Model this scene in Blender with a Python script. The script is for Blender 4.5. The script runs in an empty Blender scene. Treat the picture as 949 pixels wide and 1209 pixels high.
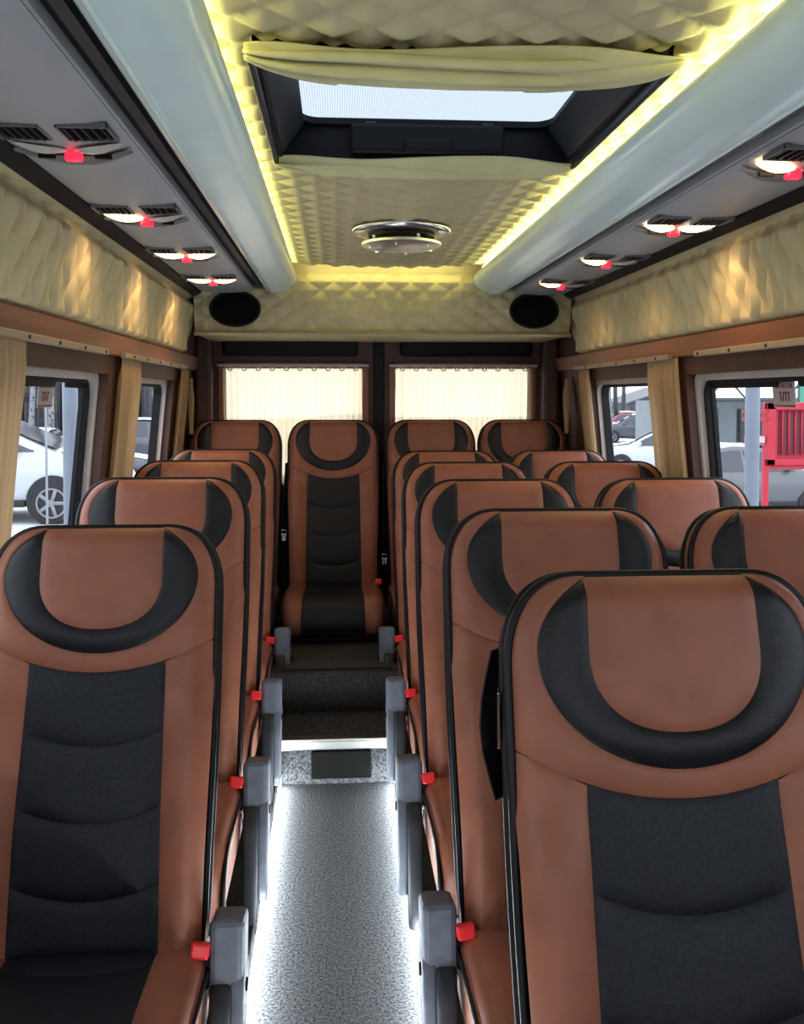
import bpy, bmesh, math, random
from math import sin, cos, pi, sqrt, exp, radians as R
from mathutils import Vector, Matrix
random.seed(7)
SC = bpy.context.scene
COL = SC.collection

# ------------------------------------------------------------------ camera
FPX, W_IMG, H_IMG = 1100.0, 949.0, 1209.0
VPX, VPY = 398.0, 468.0
CAMZ = 1.45
cam_d = bpy.data.cameras.new('camera')
cam = bpy.data.objects.new('camera', cam_d); COL.objects.link(cam)
cam_d.sensor_fit = 'AUTO'; cam_d.sensor_width = 36.0
cam_d.lens = FPX / H_IMG * 36.0
yaw = math.atan((W_IMG / 2 - VPX) / FPX)
pitch = R(2.0)
cam_d.shift_y = -((H_IMG / 2 - VPY) - FPX * math.tan(pitch)) / H_IMG
cam.location = (0, 0, CAMZ)
cam.rotation_euler = (R(90) - pitch, 0, -yaw)
cam_d.clip_start = 0.02; cam_d.clip_end = 400
SC.camera = cam

# ------------------------------------------------------------------ world, exposure
wd = bpy.data.worlds.new('overcast_sky'); SC.world = wd; wd.use_nodes = True
wn = wd.node_tree.nodes; wn.clear()
bg = wn.new('ShaderNodeBackground'); wo = wn.new('ShaderNodeOutputWorld')
bg.inputs['Color'].default_value = (0.90, 0.96, 1.06, 1); bg.inputs['Strength'].default_value = 1.35
wd.node_tree.links.new(bg.outputs[0], wo.inputs[0])
SC.view_settings.view_transform = 'Standard'; SC.view_settings.look = 'None'
SC.view_settings.gamma = 1.0; SC.view_settings.use_curve_mapping = False
SC.view_settings.exposure = 1.35

# ------------------------------------------------------------------ materials
M = {}
def mat(name, col, rough=0.5, metal=0.0, var=0.0, scale=30.0, bump=0.0, bscale=200.0, spec=0.5,
        emit=None, estr=0.0, col2=None, sheen=0.0, coat=0.0, detail=3.0, lo=0.35, hi=0.65, stretch=None):
    m = bpy.data.materials.new(name); m.use_nodes = True
    nt = m.node_tree; b = nt.nodes['Principled BSDF']
    b.inputs['Base Color'].default_value = (*col, 1); b.inputs['Roughness'].default_value = rough
    b.inputs['Metallic'].default_value = metal; b.inputs['Specular IOR Level'].default_value = spec
    if sheen: b.inputs['Sheen Weight'].default_value = sheen
    if coat: b.inputs['Coat Weight'].default_value = coat; b.inputs['Coat Roughness'].default_value = 0.15
    if emit:
        b.inputs['Emission Color'].default_value = (*emit, 1); b.inputs['Emission Strength'].default_value = estr
    tc = nt.nodes.new('ShaderNodeTexCoord'); src = tc.outputs['Object']
    if stretch:
        mp = nt.nodes.new('ShaderNodeMapping'); mp.inputs['Scale'].default_value = stretch
        nt.links.new(src, mp.inputs[0]); src = mp.outputs[0]
    if var or col2:
        n = nt.nodes.new('ShaderNodeTexNoise'); n.inputs['Scale'].default_value = scale; n.inputs['Detail'].default_value = detail
        nt.links.new(src, n.inputs['Vector'])
        r = nt.nodes.new('ShaderNodeValToRGB')
        c2 = col2 if col2 else tuple(c * (1 + var) for c in col)
        c1 = col if col2 else tuple(c * (1 - var) for c in col)
        r.color_ramp.elements[0].position = lo; r.color_ramp.elements[0].color = (*c1, 1)
        r.color_ramp.elements[1].position = hi; r.color_ramp.elements[1].color = (*c2, 1)
        nt.links.new(n.outputs['Fac'], r.inputs[0]); nt.links.new(r.outputs[0], b.inputs['Base Color'])
    if bump:
        n2 = nt.nodes.new('ShaderNodeTexNoise'); n2.inputs['Scale'].default_value = bscale; n2.inputs['Detail'].default_value = 2
        nt.links.new(src, n2.inputs['Vector'])
        bp = nt.nodes.new('ShaderNodeBump'); bp.inputs['Strength'].default_value = bump; bp.inputs['Distance'].default_value = 0.002
        nt.links.new(n2.outputs['Fac'], bp.inputs['Height']); nt.links.new(bp.outputs[0], b.inputs['Normal'])
    M[name] = m
    return m

def glass_mat(name, tint, gloss=0.06, striped=False):
    m = bpy.data.materials.new(name); m.use_nodes = True; nt = m.node_tree; nt.nodes.clear()
    o = nt.nodes.new('ShaderNodeOutputMaterial'); mx = nt.nodes.new('ShaderNodeMixShader')
    t = nt.nodes.new('ShaderNodeBsdfTransparent'); g = nt.nodes.new('ShaderNodeBsdfGlossy')
    t.inputs[0].default_value = (*tint, 1); g.inputs['Roughness'].default_value = 0.03
    mx.inputs[0].default_value = gloss
    if striped:
        tc = nt.nodes.new('ShaderNodeTexCoord'); w = nt.nodes.new('ShaderNodeTexWave'); w.inputs['Scale'].default_value = 55
        nt.links.new(tc.outputs['Object'], w.inputs['Vector'])
        r = nt.nodes.new('ShaderNodeValToRGB'); r.color_ramp.elements[0].color = (.19, .215, .25, 1); r.color_ramp.elements[1].color = (*tint, 1)
        nt.links.new(w.outputs['Fac'], r.inputs[0]); nt.links.new(r.outputs[0], t.inputs[0])
    nt.links.new(t.outputs[0], mx.inputs[1]); nt.links.new(g.outputs[0], mx.inputs[2]); nt.links.new(mx.outputs[0], o.inputs[0])
    M[name] = m

def cloth_mat(name, col, trans=0.5, tint=None, see=0.0):
    m = bpy.data.materials.new(name); m.use_nodes = True; nt = m.node_tree; nt.nodes.clear()
    o = nt.nodes.new('ShaderNodeOutputMaterial'); mx = nt.nodes.new('ShaderNodeMixShader')
    d = nt.nodes.new('ShaderNodeBsdfDiffuse'); t = nt.nodes.new('ShaderNodeBsdfTranslucent')
    tc = nt.nodes.new('ShaderNodeTexCoord'); n = nt.nodes.new('ShaderNodeTexNoise'); n.inputs['Scale'].default_value = 300
    nt.links.new(tc.outputs['Object'], n.inputs['Vector'])
    r = nt.nodes.new('ShaderNodeValToRGB')
    r.color_ramp.elements[0].position = .3; r.color_ramp.elements[1].position = .7
    r.color_ramp.elements[0].color = (*[c * .88 for c in col], 1); r.color_ramp.elements[1].color = (*col, 1)
    nt.links.new(n.outputs['Fac'], r.inputs[0]); nt.links.new(r.outputs[0], d.inputs[0])
    t.inputs[0].default_value = (*(tint or col), 1)
    mx.inputs[0].default_value = trans
    nt.links.new(d.outputs[0], mx.inputs[1]); nt.links.new(t.outputs[0], mx.inputs[2]); nt.links.new(mx.outputs[0], o.inputs[0])
    if see:
        m2 = nt.nodes.new('ShaderNodeMixShader'); tr = nt.nodes.new('ShaderNodeBsdfTransparent'); m2.inputs[0].default_value = see
        tr.inputs[0].default_value = (1, .84, .58, 1)
        nt.links.new(mx.outputs[0], m2.inputs[1]); nt.links.new(tr.outputs[0], m2.inputs[2]); nt.links.new(m2.outputs[0], o.inputs[0])
    M[name] = m

mat('brown_leather', (0.255, 0.090, 0.052), rough=0.46, var=0.10, scale=14, bump=0.25, bscale=420, spec=0.30)
mat('black_leather', (0.007, 0.0075, 0.009), rough=0.40, var=0.25, scale=60, bump=0.35, bscale=380, spec=0.28)
mat('mesh_fabric', (0.009, 0.0105, 0.0145), rough=0.5, var=0.4, scale=160, bump=0.5, bscale=500, spec=0.28)
mat('piping', (0.004, 0.004, 0.0045), rough=0.45, spec=.25)
mat('shell', (0.008, 0.008, 0.009), spec=.25, rough=0.55, bump=0.2, bscale=300)
mat('grey_plastic', (0.085, 0.097, 0.125), rough=0.55, var=0.12, scale=40, bump=0.2, bscale=500)
mat('dark_plastic', (0.018, 0.020, 0.026), spec=.35, rough=0.45, bump=0.15, bscale=500)
mat('black_plastic', (0.004, 0.004, 0.0045), rough=0.5, spec=.2)
mat('red_button', (0.75, 0.02, 0.025), rough=0.3, coat=.3)
mat('chrome', (0.75, 0.76, 0.78), rough=0.22, metal=1.0)
mat('aluminium', (0.72, 0.71, 0.68), rough=0.35, metal=0.9)
mat('quilt', (0.485, 0.42, 0.245), rough=0.5, var=0.05, scale=9, bump=0.15, bscale=380, spec=0.35)
mat('drape', (0.56, 0.52, 0.27), rough=0.6, var=0.06, scale=20, bump=0.1, bscale=300)
mat('duct_plastic', (0.66, 0.80, 0.79), rough=0.22, var=0.03, scale=6, spec=0.5)
mat('console_plastic', (0.37, 0.38, 0.40), rough=0.42, var=0.05, scale=8, bump=0.12, bscale=300)
mat('bezel_plastic', (0.15, 0.15, 0.155), rough=0.45)
mat('rubber', (0.006, 0.006, 0.007), rough=0.6, spec=.25)
mat('wood_trim', (0.17, 0.062, 0.026), rough=0.42, col2=(0.24, 0.090, 0.038), scale=5, detail=6, stretch=(1, .25, 6), bump=.1, bscale=200)
mat('brown_panel', (0.070, 0.027, 0.015), rough=0.55, var=0.14, scale=20, bump=0.25, bscale=260)
mat('frame_plastic', (0.46, 0.41, 0.38), rough=0.45, var=0.04, scale=20)
mat('carpet', (0.013, 0.0135, 0.0145), rough=0.95, col2=(0.078, 0.080, 0.084), scale=150, detail=4, bump=0.8, bscale=300, spec=.1)
mat('dark_carpet', (0.020, 0.020, 0.021), rough=0.95, col2=(0.065, 0.063, 0.060), scale=190, detail=4, bump=0.8, bscale=300, spec=.1)
mat('roof_skin', (0.6, 0.6, 0.6), rough=0.5)
mat('lamp_lens', (0.9, 0.8, 0.6), rough=0.3, emit=(1.0, 0.66, 0.32), estr=5.0)
mat('lamp_lens_off', (0.55, 0.52, 0.47), rough=0.15, spec=.7)
mat('red_led', (0.8, 0.02, 0.03), rough=0.3, emit=(1.0, 0.01, 0.04), estr=1.0)
mat('led_white', (0.95, 0.95, 0.95), rough=0.4, emit=(0.86, 0.95, 1.0), estr=55.0)
mat('led_warm', (0.95, 0.95, 0.7), rough=0.4, emit=(1.0, 0.93, 0.40), estr=8.0)
mat('rail_metal', (0.42, 0.34, 0.25), rough=0.4, metal=.5)
mat('nosing_metal', (0.35, 0.34, 0.32), rough=0.3, metal=1.0)
mat('speaker_cloth', (0.0035, 0.0035, 0.0035), rough=0.9, spec=.08, bump=.6, bscale=500)
mat('snow', (0.78, 0.80, 0.84), rough=0.8, var=0.06, scale=1.5)
mat('slush', (0.52, 0.54, 0.58), rough=0.8, col2=(0.30, 0.31, 0.34), scale=.35, detail=5, lo=.45, hi=.7)
mat('bark', (0.035, 0.034, 0.037), rough=0.9, var=0.3, scale=8)
mat('twig', (0.050, 0.050, 0.056), rough=0.9, var=0.3, scale=3)
mat('birch', (0.20, 0.20, 0.215), rough=0.8, col2=(.04, .04, .045), scale=7, lo=.55, hi=.62)
mat('car_white', (0.42, 0.44, 0.47), rough=0.25, coat=.5)
mat('car_grey', (0.085, 0.088, 0.096), rough=0.3, coat=.5)
mat('car_dark', (0.05, 0.055, 0.07), rough=0.3, coat=.5)
mat('car_red', (0.28, 0.04, 0.05), rough=0.3, coat=.5)
mat('car_glass', (0.03, 0.035, 0.045), rough=0.08, spec=.6)
mat('tyre', (0.015, 0.015, 0.016), rough=0.8)
mat('rim', (0.20, 0.205, 0.215), rough=0.35, metal=.5)
mat('pole_grey', (0.13, 0.15, 0.185), rough=0.55, var=.06, scale=4)
mat('sign_red', (0.38, 0.006, 0.024), rough=0.5, var=.05, scale=3)
mat('sign_dark', (0.11, 0.006, 0.014), rough=0.6)
mat('kiosk_green', (0.05, 0.24, 0.15), rough=0.5)
mat('kiosk_wall', (0.20, 0.22, 0.23), rough=0.7, var=.05, scale=2)
mat('shed_grey', (0.045, 0.052, 0.066), rough=0.7, var=.1, scale=1)
mat('steel_dark', (0.05, 0.055, 0.065), rough=0.6)
mat('paper', (0.40, 0.36, 0.37), rough=0.6)
mat('print_red', (0.20, 0.025, 0.05), rough=0.6)
glass_mat('window_glass', (0.90, 0.93, 0.95), 0.05)
glass_mat('hatch_glass', (0.29, 0.32, 0.36), 0.02, striped=True)
cloth_mat('curtain_sheer', (0.80, 0.66, 0.44), trans=0.75, tint=(0.98, 0.72, 0.42), see=0.34)
cloth_mat('curtain_cream', (0.50, 0.345, 0.19), trans=0.30)

# ------------------------------------------------------------------ helpers
def tag(o, label=None, cat=None, group=None, kind=None):
    if label: o['label'] = label
    if cat: o['category'] = cat
    if group: o['group'] = group
    if kind: o['kind'] = kind
    return o

def me_from(name, verts, faces, smooth=True):
    me = bpy.data.meshes.new(name); me.from_pydata([tuple(v) for v in verts], [], faces); me.update()
    if smooth:
        me.polygons.foreach_set('use_smooth', [True] * len(me.polygons))
    return me

def obj(name, me, material, parent=None, loc=None):
    o = bpy.data.objects.new(name, me)
    if material is not None and len(me.materials) == 0: me.materials.append(M[material])
    COL.objects.link(o)
    if parent: o.parent = parent
    if loc: o.location = loc
    return o

def thing(name, loc=(0, 0, 0), rz=0.0, label=None, cat=None, group=None, kind=None):
    o = bpy.data.objects.new(name, None); COL.objects.link(o); o.location = loc; o.rotation_euler = (0, 0, rz)
    o.empty_display_size = .1
    return tag(o, label, cat, group, kind)

class MB:
    """collects shapes that belong to ONE part"""
    def __init__(s): s.v = []; s.f = []
    def add(s, verts, faces):
        n = len(s.v); s.v += [tuple(v) for v in verts]; s.f += [tuple(i + n for i in f) for f in faces]; return s
    def box(s, x0, x1, y0, y1, z0, z1, bev=0.0, seg=2):
        bm = bmesh.new(); bmesh.ops.create_cube(bm, size=1)
        for v in bm.verts:
            v.co = Vector((x0 + (v.co.x + .5) * (x1 - x0), y0 + (v.co.y + .5) * (y1 - y0), z0 + (v.co.z + .5) * (z1 - z0)))
        if bev: bmesh.ops.bevel(bm, geom=bm.edges[:], offset=bev, segments=seg, affect='EDGES', profile=.5)
        s.addbm(bm); return s
    def addbm(s, bm, mtx=None):
        bm.verts.index_update()
        s.add([(mtx @ v.co if mtx else v.co) for v in bm.verts], [[v.index for v in f.verts] for f in bm.faces]); bm.free()
    def obox(s, mtx, sx, sy, sz, bev=0.0):
        bm = bmesh.new(); bmesh.ops.create_cube(bm, size=1)
        for v in bm.verts: v.co = Vector((v.co.x * sx, v.co.y * sy, v.co.z * sz))
        if bev: bmesh.ops.bevel(bm, geom=bm.edges[:], offset=bev, segments=2, affect='EDGES', profile=.5)
        s.addbm(bm, mtx); return s
    def tube(s, pts, r, n=8, closed=False, flat=1.0):
        pts = [Vector(p) for p in pts]; k = len(pts)
        rr = r if isinstance(r, (list, tuple)) else [r] * k
        ring = []; up = None
        for i, p in enumerate(pts):
            a = pts[(i - 1) % k] if (closed or i > 0) else p
            b = pts[(i + 1) % k] if (closed or i < k - 1) else p
            t = (b - a); t = t.normalized() if t.length > 1e-9 else Vector((0, 0, 1))
            if up is None:
                up = Vector((0, 0, 1)) if abs(t.z) < .9 else Vector((1, 0, 0))
            u = (up - t * up.dot(t)); u = u.normalized() if u.length > 1e-6 else t.orthogonal().normalized()
            up = u; w = t.cross(u)
            ring.append([p + (u * cos(2 * pi * j / n) + w * sin(2 * pi * j / n) * flat) * rr[i] for j in range(n)])
        v = [q for rg in ring for q in rg]; f = []
        for i in range(k if closed else k - 1):
            i2 = (i + 1) % k
            for j in range(n):
                j2 = (j + 1) % n; f.append((i * n + j, i * n + j2, i2 * n + j2, i2 * n + j))
        if not closed:
            f.append(tuple(range(n - 1, -1, -1))); f.append(tuple((k - 1) * n + j for j in range(n)))
        s.add(v, f); return s
    def lathe(s, prof, n=24, mtx=None, ring=False):
        v = []; f = []
        for (r, z) in prof:
            for j in range(n):
                p = Vector((r * cos(2 * pi * j / n), r * sin(2 * pi * j / n), z)); v.append(mtx @ p if mtx else p)
        for i in range(len(prof) - 1):
            for j in range(n):
                j2 = (j + 1) % n; f.append((i * n + j, i * n + j2, (i + 1) * n + j2, (i + 1) * n + j))
        if ring:
            k = len(prof) - 1
            f += [(k * n + j, k * n + (j + 1) % n, (j + 1) % n, j) for j in range(n)]
        else:
            f.append(tuple(range(n - 1, -1, -1))); f.append(tuple((len(prof) - 1) * n + j for j in range(n)))
        s.add(v, f); return s
    def prism(s, poly, fn0, fn1):
        n = len(poly); s.add([fn0(p) for p in poly] + [fn1(p) for p in poly],
              [tuple(range(n - 1, -1, -1)), tuple(range(n, 2 * n))] + [(i, (i + 1) % n, n + (i + 1) % n, n + i) for i in range(n)])
        return s
    def grid(s, fn, us, vs):
        nu, nv = len(us), len(vs)
        v = [fn(a, b) for b in vs for a in us]
        f = [(j * nu + i, j * nu + i + 1, (j + 1) * nu + i + 1, (j + 1) * nu + i) for j in range(nv - 1) for i in range(nu - 1)]
        s.add(v, f); return s
    def mesh(s, name, smooth=False):
        me = me_from(name, s.v, s.f, smooth)
        bm = bmesh.new(); bm.from_mesh(me); bmesh.ops.recalc_face_normals(bm, faces=bm.faces[:]); bm.to_mesh(me); bm.free()
        return me
    def build(s, name, material, parent=None, smooth=False, loc=None):
        me = s.mesh(name, smooth)
        if smooth == 'auto':
            me.polygons.foreach_set('use_smooth', [True] * len(me.polygons))
            try: me.set_sharp_from_angle(angle=R(38))
            except Exception: pass
        return obj(name, me, material, parent, loc)

def lin(a, b, n): return [a + (b - a) * i / (n - 1) for i in range(n)]
def seamspace(n):
    """samples 0..1, denser at both ends"""
    return [(0.5 - 0.5 * cos(pi * i / (n - 1))) for i in range(n)]
def smooth01(x): x = max(0., min(1., x)); return x * x * (3 - 2 * x)

# quilted surface relief: diamonds of size s
def quilt_h(a, b, s=0.12, amp=0.009, sb=None):
    p = (a / s + b / (sb or s)); q = (a / s - b / (sb or s))
    dp = abs(p - round(p)); dq = abs(q - round(q))
    d = min(dp, dq) * 2
    return amp * (d ** 0.55)

XC = 0.225                       # the vehicle's centre line
def mir(x): return 2 * XC - x    # mirror a left-hand coordinate to the right-hand side
def wall_x(z): return -0.82 + 0.097 * (z - 0.9)     # inner face of the left wall
Y0, Y1 = -1.7, 5.05

# ------------------------------------------------------------------ room shell
fl = MB(); fl.box(-1.0, 1.45, Y0, 5.2, -.06, 0.0)
tag(fl.build('floor', 'carpet'), 'grey speckled carpet on the aisle floor', 'floor', kind='structure')
for nm, xa, xb in (('floor_podium', wall_x(.1) - .03, -.215), ('floor_podium', .215, mir(wall_x(.1)) + .03)):
    p = MB().box(xa, xb, Y0, 3.75, 0, .10, .004)
    tag(p.build(nm, 'dark_carpet'), 'raised dark carpet ledge under the ' + ('single seats' if xa < 0 else 'paired seats'), 'floor', kind='structure')
st = MB().box(-.215, .215, 3.45, 3.76, 0.0, .17, .004)
step = tag(st.build('floor_step', 'carpet'), 'carpeted aisle step with metal nosing and black vent plate', 'step', kind='structure')
MB().box(-.22, .218, 3.435, 3.48, .165, .176, .003).box(-.22, .218, 3.435, 3.446, .135, .168, .003).build('nosing', 'nosing_metal', step)
MB().box(-.10, .125, 3.438, 3.452, .022, .128, .006).build('vent_plate', 'speaker_cloth', step)
pd = MB().box(wall_x(.1) - .03, mir(wall_x(.1)) + .03, 3.75, Y1 + .05, 0, .335, .006)
pod = tag(pd.build('floor_rear_podium', 'dark_carpet'), 'dark carpeted podium under the rear bench seats', 'step', kind='structure')
MB().box(-.22, .22, 3.745, 3.78, .330, .341, .003).build('edge_strip', 'rubber', pod)

WINS = [(-1.45, -.45), (-.2, 1.2), (1.5, 3.17), (3.40, 4.42)]
WZ0, WZ1 = 0.93, 1.525
def wall_side(name, side):
    f = (lambda x: x) if side < 0 else mir
    sgn = -1 if side < 0 else 1
    m = MB()
    def slab(ya, yb, za, zb, t=.09):
        xa, xb = f(wall_x(za)), f(wall_x(zb))
        v = [(xa, ya, za), (xa, yb, za), (xb, yb, zb), (xb, ya, zb)]
        o = [(xa + sgn * t, ya, za), (xa + sgn * t, yb, za), (xb + sgn * t, yb, zb), (xb + sgn * t, ya, zb)]
        m.add(v + o, [(0, 1, 2, 3), (7, 6, 5, 4), (0, 4, 5, 1), (1, 5, 6, 2), (2, 6, 7, 3), (3, 7, 4, 0)])
    slab(Y0, Y1 + .1, -.05, WZ0); slab(Y0, Y1 + .1, WZ1, 1.66)
    slab(Y0, Y1 + .1, 1.66, 2.24)
    ys = [Y0] + [y for w in WINS for y in w] + [Y1 + .1]
    for i in range(0, len(ys), 2): slab(ys[i], ys[i + 1], WZ0, WZ1)
    return tag(m.build(name, 'brown_panel'), 'brown covered side wall with windows beside the ' + ('single seats' if side < 0 else 'paired seats'), 'wall', kind='structure')
WL = wall_side('wall_left', -1); WR = wall_side('wall_right', 1)

# brown header strip between the quilted band and the curtain rail
for k, (side, f) in enumerate(((-1, lambda x: x), (1, mir))):
    m = MB()
    prof = [(wall_x(1.585) + .004, 1.585), (wall_x(1.585) + .022, 1.588), (wall_x(1.66) + .026, 1.652), (wall_x(1.66), 1.66)]
    n = len(prof)
    m.prism(prof, lambda p: (f(p[0]), Y0, p[1]), lambda p: (f(p[0]), Y1 - .02, p[1]))
    tag(m.build('trim_%d' % (k + 1), 'wood_trim'), 'reddish brown strip above the windows beside the ' + ('single seats' if side < 0 else 'paired seats'), 'trim', kind='structure')

# rear wall: two doors with window openings
RX0, RX1 = -0.74, 1.19
DW = [(-.60, .135), (.315, 1.05)]; DZ0, DZ1 = 1.02, 1.60
rw = MB().box(-.95, RX0 + .03, Y1, Y1 + .1, 0, 2.24).box(RX1 - .03, 1.40, Y1, Y1 + .1, 0, 2.24).box(RX0, RX1, Y1, Y1 + .1, 1.78, 2.24)
tag(rw.build('wall_rear', 'brown_panel'), 'dark brown rear wall around the two rear doors', 'wall', kind='structure')
for k, (xa, xb) in enumerate(((RX0 + .03, XC - .012), (XC + .012, RX1 - .03))):
    d = thing('door_%d' % (k + 1), ((xa + xb) / 2, Y1, 0), label='dark brown rear door behind ' + ('the aisle and window-side bench seats' if k == 0 else 'the two bench seats of the paired side'), cat='door', kind='structure')
    cx = (xa + xb) / 2; wa, wb = DW[k]
    def L(m): m.v = [(x - cx, y - Y1, z) for x, y, z in m.v]; return m
    L(MB().box(xa, wa, Y1, Y1 + .06, .30, 1.78).box(wb, xb, Y1, Y1 + .06, .30, 1.78).box(wa, wb, Y1, Y1 + .06, .30, DZ0).box(wa, wb, Y1, Y1 + .06, DZ1, 1.78)).build('door_panel', 'brown_panel', d)
    fr = MB()
    for (a, b, c, e) in ((wa - .035, wa, DZ0, DZ1 + .035), (wb, wb + .035, DZ0, DZ1 + .035)):
        fr.box(a, b, Y1 - .018, Y1 + .01, c, e, .006)
    fr.box(wa - .035, wb + .035, Y1 - .018, Y1 + .01, DZ1, DZ1 + .035, .006)
    L(fr).build('window_surround', 'wood_trim', d)
    L(MB().box(wa, wb, Y1 + .025, Y1 + .031, DZ0, DZ1)).build('pane', 'window_glass', d)
    L(MB().box(xa + .1, xb - .1, Y1 - .05, Y1 - .001, 1.665, 1.77, .02)).build('door_top_cover', 'black_plastic', d)
MB().box(XC - .03, XC + .03, Y1 - .02, Y1 + .02, .36, 1.78, .008).build('trim_3', 'rubber')
tag(bpy.data.objects['trim_3'], 'black rubber seal where the two rear doors meet', 'trim', kind='structure')
# corner posts of the rear wall
for k, (xa, xb) in enumerate(((-.745, -.655), (1.105, 1.195))):
    o = MB().box(xa, xb, Y1 - .10, Y1 + .01, .35, 1.80, .02).build('trim_%d' % (4 + k), 'brown_panel')
    tag(o, 'dark brown corner post next to the rear door by the ' + ('single seats' if k == 0 else 'paired seats'), 'trim', kind='structure')

# front end with windscreen opening (behind the camera)
fw = MB().box(-.95, 1.4, Y0 - .08, Y0, -.05, .92).box(-.95, 1.4, Y0 - .08, Y0, 1.85, 2.24).box(-.95, -.74, Y0 - .08, Y0, .92, 1.85).box(1.19, 1.4, Y0 - .08, Y0, .92, 1.85)
tag(fw.build('wall_front', 'brown_panel'), 'front wall with the wide windscreen opening', 'wall', kind='structure')

# roof skin with a hole for the hatch
HX0, HX1, HY0, HY1 = -.145, .595, 1.63, 2.37
rf = MB().box(-1.0, HX0, Y0 - .1, Y1 + .15, 2.128, 2.15).box(HX1, 1.45, Y0 - .1, Y1 + .15, 2.128, 2.15).box(HX0, HX1, Y0 - .1, HY0, 2.128, 2.15).box(HX0, HX1, HY1, Y1 + .15, 2.128, 2.15)
tag(rf.build('ceiling_skin', 'roof_skin'), 'outer roof skin above the padded ceiling', 'ceiling', kind='structure')

# padded ceiling panel, quilted, open around the hatch
CX0, CX1, CY1 = -.245, .695, 4.34
def ceil_pt(x, y):
    e = min(x - CX0, CX1 - x, CY1 - y)
    roll = .045 * (max(0, 1 - e / .035)) ** 2
    sag = -.010 * sin(pi * (x - CX0) / (CX1 - CX0))
    eh = max(HX0 - x, x - HX1, HY0 - y, y - HY1)
    hr = .02 * max(0, 1 - eh / .02) if eh > 0 else 0
    fade = smooth01(e / .015)
    return (x, y, 2.074 + sag * 1.6 + hr - quilt_h(x - XC, y, .115, .020) * (0.8 + .2 * fade) + (.04 * max(0, 1 - (CY1 - y) / .03) ** 2))
def ceiling_piece(xs, ys, nm):
    return MB().grid(ceil_pt, xs, ys)
def rng(a, b, s): n = max(2, int(round((b - a) / s)) + 1); return lin(a, b, n)
ce = MB()
ce.grid(ceil_pt, rng(CX0, CX1, .0075), rng(Y0, HY0, .012))
ce.grid(ceil_pt, rng(CX0, CX1, .0075), rng(HY1, CY1, .0085))
ce.grid(ceil_pt, rng(CX0, HX0, .0055), rng(HY0, HY1, .010))
ce.grid(ceil_pt, rng(HX1, CX1, .0055), rng(HY0, HY1, .010))
tag(ce.build('ceiling', 'quilt', smooth=True), 'cream diamond-quilted padded ceiling panel around the roof hatch', 'ceiling', kind='structure')

# rear quilted header with speakers
HDY = 4.40
def head_pt(u, v):
    x = -.66 + u * (1.77)
    z = 1.745 + v * .325
    cv = .02 * (2 * u - 1) ** 2
    bul = .03 * sin(pi * min(1, v * 1.02)) - .035 * max(0, 1 - v / .06) ** 2 * -1
    top = .10 * smooth01((v - .72) / .28)
    return (x, HDY - bul + top + cv - quilt_h(x - XC, z - 1.9, .12, .017, .085), z)
hd = MB().grid(head_pt, lin(0, 1, 230), lin(0, 1, 50))
hd.grid(lambda u, v: (-.66 + u * 1.77, HDY + .01 + v * (Y1 - HDY - .01), 1.742), lin(0, 1, 20), lin(0, 1, 6))
hd.box(-.64, 1.09, HDY + .06, HDY + .12, 1.75, 2.12)
tag(hd.build('trim_6', 'quilt', smooth='auto'), 'cream diamond-quilted header above the rear doors', 'trim', kind='structure')
o = MB().tube([(-.66 + 1.77 * u, HDY - .012, 1.742) for u in lin(0, 1, 14)], .011, 8).build('trim_7', 'quilt', smooth=True)
tag(o, 'cream rolled lower edge of the quilted header', 'trim', kind='structure')
for k, sx in enumerate((-.47, .93)):
    t = thing('speaker', (sx, HDY - .022, 1.855), label='oval black speaker on the quilted header near the ' + ('single-seat' if k == 0 else 'paired-seat') + ' side', cat='speaker', group='header speakers')
    rim = MB()
    rim.tube([(.112 * cos(a), -.012, .078 * sin(a)) for a in [2 * pi * i / 40 for i in range(40)]], .007, 8, closed=True)
    rim.build('rim', 'black_plastic', t, smooth=True)
    g = MB(); g.grid(lambda a, r: (.11 * r * cos(a), -.012 - .012 * (1 - r * r), .076 * r * sin(a)), lin(0, 2 * pi, 41), lin(0.01, 1, 8))
    g.grid(lambda a, r: (.11 * cos(a), -.012 + .03 * r, .076 * sin(a)), lin(0, 2 * pi, 41), lin(0, 1, 2))
    g.build('grille', 'speaker_cloth', t, smooth=True)

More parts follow.
